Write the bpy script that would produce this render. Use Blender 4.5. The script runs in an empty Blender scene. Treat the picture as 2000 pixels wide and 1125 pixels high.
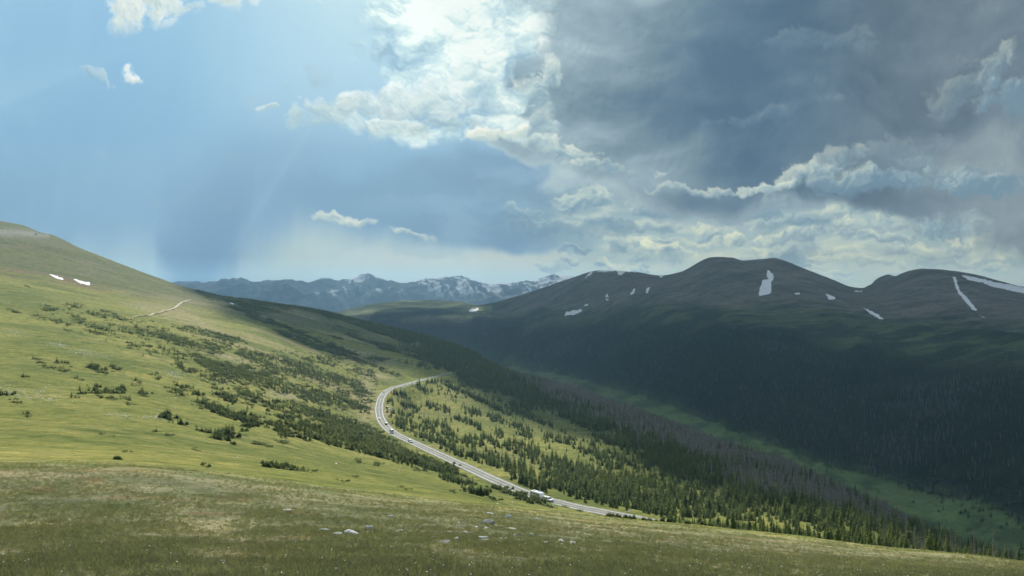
import bpy, bmesh, math, random
import numpy as np
from mathutils import Vector, Matrix

random.seed(7)
RNG = np.random.default_rng(11)
C = bpy.context.scene.collection
SC = bpy.context.scene
R = math.radians

# ------------------------------------------------------------------ camera
F = 1570.0          # focal length in pixels of a 2000 px wide picture
HORIZON = 580.0     # row of the horizon
cam_d = bpy.data.cameras.new("camera")
cam_d.sensor_width = 36.0
cam_d.lens = F / 2000.0 * 36.0
cam_d.shift_y = (HORIZON - 562.5) / 2000.0
cam_d.clip_start = 0.1
cam_d.clip_end = 90000.0
cam = bpy.data.objects.new("camera", cam_d)
cam.location = (0, 0, 0)
cam.rotation_euler = (R(90), 0, 0)
C.objects.link(cam)
SC.camera = cam

# ------------------------------------------------------------------ sun, exposure
SUN_EL, SUN_PX = R(48), 860.0
SUN_AZ = math.atan2((SUN_PX - 1000) / F, 1.0)       # measured from +Y towards +X
SDIR = Vector((math.sin(SUN_AZ) * math.cos(SUN_EL), math.cos(SUN_AZ) * math.cos(SUN_EL), math.sin(SUN_EL)))
sun_d = bpy.data.lights.new("sun", 'SUN')
sun_d.energy = 5.0
sun_d.angle = R(0.5)
sun_d.color = (1.0, 0.95, 0.84)
sun = bpy.data.objects.new("sun", sun_d)
sun.rotation_euler = SDIR.to_track_quat('Z', 'Y').to_euler()
sun.location = (0, 0, 100)
C.objects.link(sun)
SC.view_settings.view_transform = 'Standard'
SC.view_settings.look = 'None'
SC.view_settings.exposure = 0.0
SC.view_settings.gamma = 1.0
SC.view_settings.use_curve_mapping = False
SC.cycles.use_denoising = True
SC.cycles.max_bounces = 6
SC.cycles.transparent_max_bounces = 12
SC.cycles.volume_bounces = 0
SC.cycles.caustics_reflective = False
SC.cycles.caustics_refractive = False

def srgb(r, g, b):
    f = lambda c: (c / 255 / 12.92) if c / 255 <= 0.04045 else ((c / 255 + 0.055) / 1.055) ** 2.4
    return (f(r), f(g), f(b), 1.0)

# ------------------------------------------------------------------ node helper
class G:
    """small helper to write shader node graphs as expressions"""
    def __init__(s, nt):
        s.nt = nt; s.n = nt.nodes; s.l = nt.links
    def node(s, kind, **kw):
        n = s.n.new(kind)
        for k, v in kw.items(): setattr(n, k, v)
        return n
    def put(s, sock, v):
        if v is None: return
        if hasattr(v, 'links') or isinstance(v, bpy.types.NodeSocket): s.l.new(v, sock)
        else: sock.default_value = v
    def m(s, op, a, b=None, c=None, clamp=False):
        n = s.node('ShaderNodeMath', operation=op); n.use_clamp = clamp
        s.put(n.inputs[0], a); s.put(n.inputs[1], b); s.put(n.inputs[2], c)
        return n.outputs[0]
    def add(s, *a):
        r = a[0]
        for x in a[1:]: r = s.m('ADD', r, x)
        return r
    def mul(s, a, b): return s.m('MULTIPLY', a, b)
    def sub(s, a, b): return s.m('SUBTRACT', a, b)
    def maxi(s, *a):
        r = a[0]
        for x in a[1:]: r = s.m('MAXIMUM', r, x)
        return r
    def step(s, x, lo, hi, a=0.0, b=1.0):
        n = s.node('ShaderNodeMapRange', interpolation_type='SMOOTHSTEP')
        s.put(n.inputs['Value'], x); s.put(n.inputs['From Min'], lo); s.put(n.inputs['From Max'], hi)
        s.put(n.inputs['To Min'], a); s.put(n.inputs['To Max'], b)
        return n.outputs[0]
    def lin(s, x, lo, hi, a=0.0, b=1.0):
        n = s.node('ShaderNodeMapRange', interpolation_type='LINEAR')
        s.put(n.inputs['Value'], x); s.put(n.inputs['From Min'], lo); s.put(n.inputs['From Max'], hi)
        s.put(n.inputs['To Min'], a); s.put(n.inputs['To Max'], b)
        return n.outputs[0]
    def mix(s, f, a, b, blend='MIX'):
        n = s.node('ShaderNodeMix', data_type='RGBA', blend_type=blend)
        s.put(n.inputs[0], f); s.put(n.inputs[6], a); s.put(n.inputs[7], b)
        return n.outputs[2]
    def mapv(s, v, loc=(0, 0, 0), rot=0.0, scale=(1, 1, 1), kind='TEXTURE'):
        n = s.node('ShaderNodeMapping', vector_type=kind)
        s.put(n.inputs[0], v); n.inputs[1].default_value = loc
        n.inputs[2].default_value = (0, 0, rot); n.inputs[3].default_value = scale
        return n.outputs[0]
    def noise(s, v, scale, detail=6, rough=0.55, lac=2.0, dist=0.0, dims='3D', color=False):
        n = s.node('ShaderNodeTexNoise', noise_dimensions=dims)
        s.put(n.inputs['Vector'], v)
        n.inputs['Scale'].default_value = scale; n.inputs['Detail'].default_value = detail
        n.inputs['Roughness'].default_value = rough; n.inputs['Lacunarity'].default_value = lac
        n.inputs['Distortion'].default_value = dist
        return n.outputs['Color' if color else 'Fac']
    def blob(s, P, cx, cy, rx, ry, rot=0.0):
        v = s.mapv(P, (cx, cy, 0), R(rot), (rx, ry, 1))
        n = s.node('ShaderNodeTexGradient', gradient_type='SPHERICAL')
        s.put(n.inputs[0], v)
        return n.outputs['Fac']
    def vadd(s, a, b):
        n = s.node('ShaderNodeVectorMath', operation='ADD'); s.put(n.inputs[0], a); s.put(n.inputs[1], b)
        return n.outputs[0]
    def vscale(s, a, k):
        n = s.node('ShaderNodeVectorMath', operation='SCALE'); s.put(n.inputs[0], a); n.inputs['Scale'].default_value = k
        return n.outputs[0]
    def ramp(s, x, stops):
        n = s.node('ShaderNodeValToRGB'); cr = n.color_ramp
        while len(cr.elements) < len(stops): cr.elements.new(0.5)
        for e, (p, c) in zip(cr.elements, stops): e.position = p; e.color = c
        s.put(n.inputs[0], x)
        return n.outputs[0]


# ------------------------------------------------------------------ painted by rule: the cloudy sky as a function of direction
def sstep(x, a, b):
    t = np.clip((x - a) / (b - a), 0, 1); return t * t * (3 - 2 * t)
_PERM = np.random.default_rng(5).random((512, 512))
def vnoise(x, y):
    xi = np.floor(x).astype(np.int64); yi = np.floor(y).astype(np.int64)
    fx = x - xi; fy = y - yi
    fx = fx * fx * fx * (fx * (fx * 6 - 15) + 10); fy = fy * fy * fy * (fy * (fy * 6 - 15) + 10)
    a = _PERM[xi & 511, yi & 511]; b = _PERM[(xi + 1) & 511, yi & 511]
    c = _PERM[xi & 511, (yi + 1) & 511]; d = _PERM[(xi + 1) & 511, (yi + 1) & 511]
    return (a + (b - a) * fx) + ((c + (d - c) * fx) - (a + (b - a) * fx)) * fy
def fbm(x, y, o=5, rough=0.5):
    s = 0; a = 1; t = 0
    for k in range(o):
        s = s + a * (vnoise(x + 17.3 * k, y - 9.1 * k) - 0.5); t += a
        a *= rough; x, y = (x * 1.6 + y * 1.2), (-x * 1.2 + y * 1.6)
    return s / t * 2
def billow(x, y, o=5, rough=0.55):
    s = 0; a = 1; t = 0
    for k in range(o):
        s = s + a * np.abs(vnoise(x + 7.3 * k, y + 3.1 * k) * 2 - 1); t += a
        a *= rough; x, y = (x * 1.6 + y * 1.2), (-x * 1.2 + y * 1.6)
    return s / t                       # 0 in the creases, high on the lobes
def rgb(r, g, b): return np.array([r, g, b], float)
def ramp_np(t, stops):
    t = np.clip(t, 0, 1)[..., None]; out = np.zeros(t.shape[:-1] + (3,)) + stops[0][1]
    for (a, ca), (b, cb) in zip(stops[:-1], stops[1:]):
        w = np.clip((t - a) / (b - a), 0, 1); out = out * (1 - (t >= a)) + (ca + (cb - ca) * w) * (t >= a)
    return out
def sky_colour(PX, PY):
    """display colour (0-255) of the sky seen at bearing PX, row PY; arrays on a regular grid"""
    u, v = PX / 1000.0, PY / 1000.0
    w1x, w1y = fbm(u * 5, v * 5, 5), fbm(u * 5 + 40, v * 5 + 7, 5)
    w2x, w2y = fbm(u * 19, v * 19, 5, .55), fbm(u * 19 + 31, v * 19, 5, .55)
    w3x, w3y = fbm(u * 60, v * 60, 4, .6), fbm(u * 60 + 11, v * 60, 4, .6)
    U1, V1 = u + .050 * w1x, v + .045 * w1y
    U2, V2 = U1 + .022 * w2x, V1 + .018 * w2y
    U3, V3 = u + .030 * w1x + .022 * w2x + .008 * w3x, v + .020 * w1y + .018 * w2y + .007 * w3y
    n_big = fbm(U1 * 4, V1 * 5, 6); n_mid = fbm(U2 * 10, V2 * 12, 6, .55); n_fin = fbm(U3 * 26, V3 * 30, 6, .6)
    bil = billow(U3 * 16, V3 * 20, 5); bilS = billow(U3 * 16, V3 * 20, 3, .45); bil2 = billow(U3 * 38, V3 * 44, 4)
    sx, sy = 0.87 - u, -0.16 - v; sl = np.sqrt(sx * sx + sy * sy); lx, ly = sx / sl, sy / sl   # towards the sun
    gu = np.gradient(u, axis=1); gv = np.gradient(v, axis=0)
    def slope(f):     # how fast f falls towards the sun
        return -(np.gradient(f, axis=1) / gu * lx + np.gradient(f, axis=0) / gv * ly)
    def bl(U, V, cx, cy, rx, ry, rot=0.0):
        a = math.radians(rot); dx, dy = U - cx, V - cy
        x, y = (dx * math.cos(a) + dy * math.sin(a)) / rx, (-dx * math.sin(a) + dy * math.cos(a)) / ry
        return np.clip(1 - np.sqrt(x * x + y * y), 0, 1)
    def over(col, a, c): a = np.clip(a, 0, 1)[..., None]; return col * (1 - a) + c * a
    # open sky and blue storm haze
    col = ramp_np(v / .58, [(-1, rgb(140, 184, 216)), (0.0, rgb(141, 184, 214)), (.2, rgb(134, 178, 208)), (.45, rgb(128, 168, 197)), (.70, rgb(126, 161, 186)), (.86, rgb(142, 176, 196)), (1.0, rgb(160, 196, 208))])
    str_ = fbm(u * 14 + v * 2, v * 1.2, 4)
    col = over(col, sstep(str_, .05, .6) * .22, rgb(152, 196, 226)); col = over(col, sstep(-str_, .05, .6) * .20, rgb(114, 160, 200))
    col = over(col, sstep(n_big, 0, .6) * .25, rgb(156, 190, 212))
    # glow round the sun
    col = over(col, np.exp(-(((u - .80) / .34) ** 2 + ((v + .05) / .24) ** 2)) * .95, rgb(206, 231, 232))
    col = over(col, np.exp(-(((u - .66) / .22) ** 2 + ((v - .15) / .15) ** 2)) * .55, rgb(178, 210, 224))
    # cloud base across the middle
    for cx, cy, rx, ry, a, k, c in [(.42, .40, .40, .16, 0, .6, rgb(140, 174, 199)), (.20, .44, .28, .08, 0, .5, rgb(134, 170, 196)), (1.00, .30, .22, .05, 8, .9, rgb(150, 186, 204)), (.86, .34, .30, .07, 3, .8, rgb(140, 178, 202)),
                                 (1.00, .355, .34, .055, 3, .9, rgb(126, 158, 182)), (1.0, .42, .42, .075, 4, 1.0, rgb(124, 156, 176)), (.78, .41, .34, .07, 6, .8, rgb(128, 164, 188)), (1.15, .455, .26, .04, 2, .9, rgb(122, 152, 170)), (.92, .46, .24, .035, 3, .7, rgb(124, 156, 178))]:
        col = over(col, sstep(bl(U2, V2, cx, cy, rx, ry, a), 0, .55) * k, c)
    col = over(col, sstep(fbm(U2 * 7, V2 * 22, 5), .05, .5) * .4 * sstep(u, .6, .9) * sstep(v, .26, .34), rgb(156, 186, 202))
    sh_ = sstep(np.abs(u - .385 - .02 * w1x + .10 * (v - .45)) + .05 * fbm(u * 34 + v * 4, v * 2.0, 4), .135, .03) * sstep(v, .24, .44)
    col = over(col, sh_ * .7, rgb(120, 154, 182))
    ry_ = fbm(np.arctan2(u - .87, v + .16) * 16, v * .3, 4); col = over(col, sstep(ry_, .05, .55) * .20 * sstep(u, .85, .5) * sstep(v, .05, .2), rgb(176, 206, 222))
    # light below the base, broken by falling rain
    ax = np.array([-1, 0, .20, .30, .325, .36, .40, .43, .47, .53, .60, .70, .80, .90, 1.0, 1.1, 1.25, 1.6, 3.0]); ay = np.array([.50, .475, .46, .475, .52, .60, .60, .55, .485, .445, .432, .448, .468, .480, .488, .490, .492, .49, .49])
    st = fbm(u * 30 + v * 3, v * 2.2, 4)
    d = v - np.interp(u + .006 * w2x, ax, ay) + st * np.interp(u, [0, .6, .8], [.035, .02, .008]) + w2y * .006
    soft = np.interp(u, [0, .3, .5, .7, 1.0, 3], [.06, .09, .10, .05, .012, .010])
    low = sstep(d, -soft * .5, soft)
    lc = ramp_np(np.clip(u, 0, 2) / 2, [(0, rgb(172, 202, 212)), (.15, rgb(192, 218, 220)), (.26, rgb(196, 216, 212)), (.40, rgb(204, 216, 208)), (.6, rgb(206, 214, 202)), (1, rgb(204, 212, 198))])
    col = over(col, low * .93 * (1 - .25 * sstep(st, 0, .6) * (u < .55)), lc)
    col = over(col, low * sstep(v, .50, .55) * .5, rgb(178, 205, 206))
    col = over(col, low * sstep(fbm(U2 * 6, V2 * 34, 5), .0, .5) * .35 * sstep(u, .55, .8), rgb(158, 186, 196))

    wide = sstep(u + .05 * w1x, 1.02, 1.22) * sstep(v + .02 * w1y, .335, .39)
    fld = ramp_np((v - .34) / .22, [(0, rgb(140, 162, 172)), (.35, rgb(156, 180, 186)), (.7, rgb(176, 198, 196)), (1, rgb(196, 210, 196))])
    col = over(col, wide, fld)
    h = np.maximum(.74 - v, .05); P, Q = (u - 1) / h, np.log(h)
    f1 = fbm(P * 2.6 + w2x * .2, Q * 9 + w2y * .2, 6, .58)
    col = over(col, sstep(f1, .0, .4) * wide * .75 * (1 - .7 * sstep(v, .42, .5)), rgb(132, 158, 172)); col = over(col, sstep(-f1, .05, .45) * wide * .7, rgb(206, 216, 200))

    def cumu(col, cx, cy, rx, ry, k=.9, tone=0., lx_=0, warm=1., rot=0.):
        a = math.radians(rot); dx, dy = U3 - cx, V3 - cy
        x, y = (dx * math.cos(a) + dy * math.sin(a)) / (rx * 1.15), (-dx * math.sin(a) + dy * math.cos(a)) / (ry * 1.2)
        sel = (np.abs(x) < 1.9) & (np.abs(y) < 1.9)
        if not sel.any(): return col
        r = 1 - np.sqrt(x * x + y * y) + (bil - .42) * 1.15 + n_fin * .35
        al = sstep(r, .12, .50) * sstep(-y, -.95 - .2 * n_mid, -.25)
        sh = np.clip(slope(1 - np.sqrt(x * x + y * y) + bilS * 1.15) * ry, -1.3, 1.3)
        q = .55 + .45 * warm
        t = .44 + tone - .24 * y + (sh * .13 + (bil2 - .4) * .38 + n_fin * .26) * q + (bil - .42) * .25 - np.clip(r - .25, 0, 1) * .28 + .26 * sstep(r, .45, .15)
        cc = ramp_np(t, [(0, rgb(118, 148, 166)), (.25, rgb(140, 166, 178)), (.48, rgb(178, 198, 196)), (.72, rgb(218, 226, 202 + 16 * (1 - warm))), (1, rgb(250, 248, 214 + 30 * (1 - warm)))])
        al = al * k * sel
        return col * (1 - al[..., None]) + cc * al[..., None]
    for c in [(1.08, .512, .05, .012, .5), (1.163, .515, .025, .012, .7), (1.127, .503, .012, .006, .7), (1.302, .497, .018, .012, 1, .15), (1.25, .514, .035, .012, .6), (1.22, .475, .035, .020, .7), (1.24, .495, .035, .016, .7, .1),
              (1.45, .507, .08, .010, .6, .1), (1.55, .515, .08, .010, .7, .1), (1.70, .519, .08, .012, .6), (1.76, .522, .035, .010, .8, .2), (1.86, .515, .08, .016, .6), (1.98, .51, .08, .03, .6), (1.62, .537, .08, .010, .6, .1), (1.63, .555, .05, .006, .5, .1),
              (1.48, .492, .06, .012, .8, .2), (1.60, .492, .07, .014, .7), (1.66, .50, .08, .014, .7, .1), (1.76, .487, .09, .018, .7), (1.90, .475, .10, .030, .75), (1.84, .495, .06, .02, .7),
              (1.33, .468, .08, .012, .7), (1.385, .450, .045, .022, .9, .12), (1.42, .472, .07, .016, .8), (1.52, .47, .055, .024, .9, .12), (1.57, .465, .05, .030, .9, -.05), (1.50, .445, .05, .014, .7, .1), (1.67, .455, .06, .030, .95, .14), (1.635, .440, .05, .030, .7),
              (1.74, .430, .07, .024, .85, .1), (1.95, .43, .07, .04, .8, -.02), (1.85, .435, .08, .048, .85, -.08), (1.12, .448, .14, .018, .6, -.3), (1.25, .440, .09, .012, .6, -.3), (1.56, .432, .11, .016, .65, -.35), (1.45, .415, .11, .024, .85, -.28),
              (1.04, .425, .06, .014, .6, -.05), (1.15, .398, .070, .032, .9, .02), (1.35, .40, .10, .030, .85, -.22), (1.285, .388, .05, .036, .95, .08), (1.70, .400, .07, .03, .85, .10), (1.82, .385, .09, .03, .8, -.1), (1.40, .375, .14, .010, .6, .1), (1.55, .385, .10, .016, .7, -.05),
              (1.93, .395, .07, .03, .7, -.1)]:
        col = cumu(col, *c)

    rs_ = np.random.default_rng(12)
    for _ in range(46):
        vv = .462 + .095 * rs_.random(); uu = 1.12 + .95 * rs_.random(); s_ = (.66 - vv) * rs_.uniform(.14, .42)
        col = cumu(col, uu, vv, s_, s_ * rs_.uniform(.16, .36), rs_.uniform(.6, .95), rs_.uniform(-.16, .22))
    # the great dark cloud
    dk = np.max([bl(U1, V1, *b) for b in [(1.45, .10, .66, .36, 0), (1.32, .23, .44, .21, 4), (1.38, .30, .32, .095, 1), (1.22, .10, .34, .34, 0), (1.75, .10, .5, .34, -6),
                                          (1.80, .30, .46, .13, 0), (1.12, .315, .24, .05, 10), (1.3, -.1, .6, .4, 0), (2.3, .2, .7, .4, 0), (2.2, -.3, 1.5, .6, 0)]], 0)
    dm = dk + n_mid * .14 + n_big * .06 + (bil - .42) * .10
    md = sstep(dm, .05, .22)
    big2 = fbm(U1 * 2.6 + 3, V1 * 5.5, 6, .52); big3 = fbm(U2 * 6 + 9, V2 * 10, 6, .55)
    t = .50 + .22 * sstep(u, 1.45, 1.0) - .38 * np.exp(-(((u - 1.40) / .30) ** 2 + ((v - .26) / .13) ** 2)) - .24 * np.exp(-(((u - 1.62) / .20) ** 2 + ((v - .04) / .08) ** 2)) + .25 * np.exp(-(((u - 1.10) / .22) ** 2 + ((v - .03) / .14) ** 2)) + big2 * .62 + big3 * .16 + (billow(U1 * 5, V1 * 8, 4) - .42) * .35
    t = t + np.clip(slope(fbm(U2 * 5 + 9, V2 * 8, 3, .45)) * .006, -.08, .08)
    dc = ramp_np(t, [(0, rgb(82, 107, 128)), (.25, rgb(97, 121, 139)), (.5, rgb(120, 142, 154)), (.75, rgb(149, 170, 178)), (1, rgb(180, 200, 204))])
    grey = ramp_np(t, [(0, rgb(92, 110, 124)), (.5, rgb(120, 138, 148)), (1, rgb(166, 180, 182))])
    gw = sstep(u + .1 * w1x, 1.48, 1.82)[..., None]; dc = dc * (1 - gw) + grey * gw
    edge = sstep(dm, .30, .10) * sstep(1.75 - u, 0, .2)
    dc = dc + (rgb(214, 226, 220) - dc) * (edge * .45 * (v > -.3))[..., None]
    col = over(col, md, dc)
    for c in [(1.10, .305, .10, .020, .85, .1, .2, .5, 14), (1.04, .285, .05, .018, .8, .15, .2, .4), (1.18, .332, .11, .014, .8, .05, .2, .6, 6), (1.57, .345, .09, .024, .7, .08, .3, .7, -14), (1.64, .318, .07, .024, .45, .0, .3, .7, -20), (1.50, .362, .08, .012, .9, .15, .3, .6), (1.38, .366, .12, .008, .7, .1, .3, .6),
              (1.72, .355, .20, .030, .75, -.20, 0, 1, -6), (1.85, .33, .16, .035, .35, -.2, 0, 1), (1.78, .29, .12, .03, .2, -.1, 0, 1, -12), (1.02, .20, .045, .05, .85, .12, .4, .3, -30), (1.06, .155, .03, .045, .8, .12, .4, .3, 20), (1.02, .245, .05, .03, .7, .1, .4, .3), (1.95, .36, .10, .03, .8, -.3)]:
        col = cumu(col, *c)
    for c in [(1.90, .165, .13, .05, .3, .0, 0, .9, -25), (1.95, .14, .07, .04, .3, .1, 0, .9, -50), (1.99, .20, .10, .06, .7, -.32, 0, 1), (1.60, .075, .12, .035, .22, -.1, 0, 1), (1.50, .225, .14, .02, .2, -.1, 0, 1, -14)]:
        col = cumu(col, *c)

    # sunlit white cloud
    wm = np.max([bl(U2 + .11 * n_big + .03 * w1y + .04 * fbm(u * 9 + 2, v * 9, 4), V2, *b) for b in [(.80, .00, .21, .19, 0), (.93, .06, .19, .17, 20), (.985, .15, .10, .19, -14), (.90, .16, .17, .14, 30), (.80, .213, .17, .060, -9), (.90, .22, .17, .09, 0), (.80, -.1, .3, .2, 0)]], 0)
    wd = wm + n_mid * .30 + (bil - .42) * .45 + n_fin * .12
    al = sstep(wd, .06, .50) * sstep(wm, 0, .2) * (1 - .55 * sstep(U2 + .05 * n_big, 1.02, 1.09))
    t = .56 + n_mid * .55 + n_fin * .45 + (bil2 - .4) * .45 + np.clip(slope(bilS) * .006, -.2, .2) + .20 * sstep(v, .22, 0.) - .08
    for cx, cy, rx, ry, k in [(.93, .195, .035, .035, .6), (.76, .12, .07, .035, .45), (.85, .085, .04, .03, .35), (.70, .06, .03, .05, .3), (1.0, .11, .02, .05, .5)]:
        t = t - k * np.exp(-(((U2 - cx) / rx) ** 2 + ((V2 - cy) / ry) ** 2))
    for cx, cy, rx, ry, k in [(.83, .04, .06, .04, .4), (.96, .13, .03, .07, .5), (1.04, .07, .03, .03, .5), (.86, .0, .08, .04, .5), (.90, .10, .03, .04, .3)]:
        t = t + k * np.exp(-(((U2 - cx) / rx) ** 2 + ((V2 - cy) / ry) ** 2))
    wc = ramp_np(t, [(0, rgb(146, 178, 196)), (.3, rgb(176, 204, 214)), (.6, rgb(208, 229, 228)), (.85, rgb(238, 250, 240)), (1, rgb(252, 255, 246))])
    col = over(col, al * .88, wc)
    for c in [(.650, .222, .085, .034, .6, .20, 0, 0), (.80, .200, .14, .045, .5, .28, 0, 0), (.765, .240, .10, .034, .5, .26, 0, 0, -8), (.87, .240, .07, .03, .6, .18, 0, 0), (.935, .268, .055, .018, .95, .34, 0, .4, -14), (.99, .262, .035, .016, .85, .34, 0, .4)]:
        col = cumu(col, *c)
    # small puffs on the left
    for c in [(.255, .010, .080, .058, 1., .46, 0, 0), (.30, .002, .10, .040, .9, .42, 0, 0), (.37, .014, .05, .016, .6, .34, 0, 0), (.46, -.006, .07, .036, .95, .42, 0, 0), (.262, .141, .036, .017, .95, .44, 0, 0, 12), (.205, .145, .02, .008, .3, .2, 0, 0, 50), (.175, .136, .026, .012, .4, .1, 0, 0), (.53, .208, .030, .009, .75, .2, 0, 0),
              (.655, .430, .05, .010, .75, .3, 0, .5, 4), (.70, .441, .05, .012, .8, .26, 0, .5, 4), (.79, .462, .045, .007, .75, .24, 0, .5, 5)]:
        col = cumu(col, *c)
    col = over(col, sstep(v, .40, .55) * sstep(u, 1.15, 1.5) * .24, rgb(232, 230, 192))
    lf = (sstep(u, .95, .5) * sstep(v, .10, .24) * sstep(v, .52, .42) * .0)[..., None]; col = col * (1 - lf) + rgb(164, 190, 206) * lf
    return np.clip(col, 0, 255)

def build_sky():
    # open sky above and behind: Nishita daylight under broken high cloud
    w = bpy.data.worlds.new("World"); SC.world = w; w.use_nodes = True
    w.node_tree.nodes.clear(); g = G(w.node_tree)
    tc = g.node('ShaderNodeTexCoord')
    sky = g.node('ShaderNodeTexSky', sky_type='NISHITA')
    sky.sun_disc = False; sky.sun_elevation = SUN_EL; sky.sun_rotation = SUN_AZ
    sky.altitude = 3600; sky.air_density = 1.0; sky.dust_density = 1.5; sky.ozone_density = 1.0
    nv = g.node('ShaderNodeVectorMath', operation='SCALE'); g.put(nv.inputs[0], sky.outputs[0]); nv.inputs['Scale'].default_value = 0.09
    n = g.noise(tc.outputs['Generated'], 2.2, 6, 0.6)
    cl = g.mix(g.step(n, 0.35, 0.7), srgb(118, 150, 174), srgb(196, 216, 222))
    col = g.mix(g.step(n, 0.30, 0.55, 0.35, 0.9), nv.outputs[0], cl)
    bg = g.node('ShaderNodeBackground'); g.put(bg.inputs[0], col); bg.inputs[1].default_value = SKY_GAIN
    out = g.node('ShaderNodeOutputWorld'); g.l.new(bg.outputs[0], out.inputs[0])
    # the clouds ahead: a wall of sky sixty kilometres off
    def axis(lo, a, b, hi, fine, coarse): return np.concatenate([np.arange(lo, a, coarse), np.arange(a, b, fine), np.arange(b, hi + 1, coarse)])
    px = axis(-2600, -16, 2016, 4600, 2.0, 16.0); py = axis(-600, -8, 600, 760, 2.0, 16.0)
    PX, PY = np.meshgrid(px, py)
    c = sky_colour(PX, PY) / 255.0
    c = np.where(c <= 0.04045, c / 12.92, ((c + 0.055) / 1.055) ** 2.4) * SKY_GAIN
    # the low sky is seen through kilometres of haze, so it has to be brighter than it looks
    el = np.maximum((HORIZON - PY) / F, 1e-3); c *= np.exp(np.minimum(16600, 430 / el) * 9.0e-5 * 0.62)[..., None]
    d = np.stack([(PX - 1000) / F, np.ones_like(PX), (HORIZON - PY) / F], -1); d /= np.linalg.norm(d, axis=-1, keepdims=True); d *= 60000
    nr, nc = PX.shape; idx = np.arange(nr * nc, dtype=np.int32).reshape(nr, nc)
    Q = np.stack([idx[:-1, :-1], idx[:-1, 1:], idx[1:, 1:], idx[1:, :-1]], -1).reshape(-1, 4)
    me = bpy.data.meshes.new('sky'); me.vertices.add(nr * nc); me.vertices.foreach_set('co', d.astype(np.float32).ravel())
    me.loops.add(Q.size); me.loops.foreach_set('vertex_index', Q.ravel()); me.polygons.add(len(Q))
    me.polygons.foreach_set('loop_start', np.arange(0, Q.size, 4, dtype=np.int32)); me.polygons.foreach_set('loop_total', np.full(len(Q), 4, np.int32)); me.update(calc_edges=True)
    ca = me.attributes.new('Col', 'FLOAT_COLOR', 'POINT'); ca.data.foreach_set('color', np.concatenate([c.reshape(-1, 3), np.ones((nr * nc, 1))], 1).astype(np.float32).ravel())
    m = bpy.data.materials.new('sky'); m.use_nodes = True; nt = m.node_tree; nt.nodes.remove(nt.nodes['Principled BSDF'])
    e = nt.nodes.new('ShaderNodeEmission'); a = nt.nodes.new('ShaderNodeAttribute'); a.attribute_name = 'Col'
    nt.links.new(a.outputs['Color'], e.inputs[0]); nt.links.new(e.outputs[0], nt.nodes['Material Output'].inputs[0]); m.cycles.emission_sampling = 'NONE'
    me.materials.append(m); o = bpy.data.objects.new('sky', me); C.objects.link(o); o['kind'] = 'structure'
    o['label'] = 'blue sky with a bright cloud break and a great dark cloud'
SKY_GAIN = 1.0
build_sky()

# ================================================================== terrain as a height function
def pchip(x, y, q):
    x = np.asarray(x, float); y = np.asarray(y, float); q = np.asarray(q, float)
    h = np.diff(x); d = np.diff(y) / h
    m = np.zeros_like(y)
    for i in range(1, len(x) - 1):
        if d[i - 1] * d[i] > 0:
            w1 = 2 * h[i] + h[i - 1]; w2 = h[i] + 2 * h[i - 1]
            m[i] = (w1 + w2) / (w1 / d[i - 1] + w2 / d[i])
    m[0] = d[0]; m[-1] = d[-1]
    q = np.clip(q, x[0], x[-1])
    i = np.clip(np.searchsorted(x, q, side='right') - 1, 0, len(x) - 2)
    t = (q - x[i]) / h[i]
    return ((2 * t**3 - 3 * t**2 + 1) * y[i] + (t**3 - 2 * t**2 + t) * h[i] * m[i]
            + (-2 * t**3 + 3 * t**2) * y[i + 1] + (t**3 - t**2) * h[i] * m[i + 1])

def ridged(x, y, o=5):
    s = 0; a = 1; t = 0
    for k in range(o):
        n = 1 - np.abs(vnoise(x + 3.7 * k, y + 5.9 * k) * 2 - 1) * 1.6
        s = s + a * n; t += a; a *= 0.5
        x, y = (x * 1.6 + y * 1.2), (-x * 1.2 + y * 1.6)
    return s / t

# a terrain line = distance and picture row given at bearings (px); height follows from both
COLS = [-700, 0, 250, 500, 700, 850, 1000, 1150, 1300, 1500, 1700, 1850, 2000, 2700]
def L(D, Y): return (list(zip(COLS, D)) if isinstance(D, list) and not isinstance(D[0], tuple) else D), (list(zip(COLS, Y)) if isinstance(Y, list) and not isinstance(Y[0], tuple) else Y)
CREST = [(-700, 330), (-300, 380), (-100, 414), (0, 433), (50, 443), (80, 455), (100, 459), (150, 482), (200, 503), (250, 523), (300, 541), (360, 561), (400, 571), (451, 581),
         (511, 589), (572, 598), (657, 615), (723, 631), (784, 648), (850, 665), (900, 682), (950, 708), (1000, 729), (1100, 759), (1150, 773),
         (1200, 797), (1300, 834), (1400, 873), (1500, 909), (1600, 956), (1700, 991), (1790, 1040), (1850, 1063), (2000, 1113), (2700, 1197)]
D10 = [1600, 1550, 1500, 1500, 1550, 1500, 1380, 1230, 1050, 860, 650, 530, 450, 400]
MTN = [(-700, 640), (500, 627), (560, 624), (620, 618), (650, 612), (670, 606), (700, 599), (740, 592), (800, 587), (850, 586), (900, 589), (935, 596), (960, 592), (1000, 581), (1050, 565),
       (1100, 548), (1140, 534), (1170, 528), (1240, 531), (1290, 538), (1330, 531), (1350, 521), (1375, 507), (1390, 502), (1430, 503), (1450, 508), (1480, 506),
       (1510, 504), (1530, 508), (1560, 520), (1600, 536), (1640, 552), (1660, 560), (1685, 563), (1710, 557), (1740, 544), (1780, 528), (1800, 525), (1850, 528),
       (1900, 536), (1950, 548), (2000, 561), (2300, 600), (2700, 620)]
D14 = [(-700, 6500), (700, 6500), (850, 6600), (940, 6300), (1100, 5900), (1290, 5500), (1400, 5200), (1510, 5100), (1660, 5300), (1800, 4900), (2000, 4600), (2700, 4000)]
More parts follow.
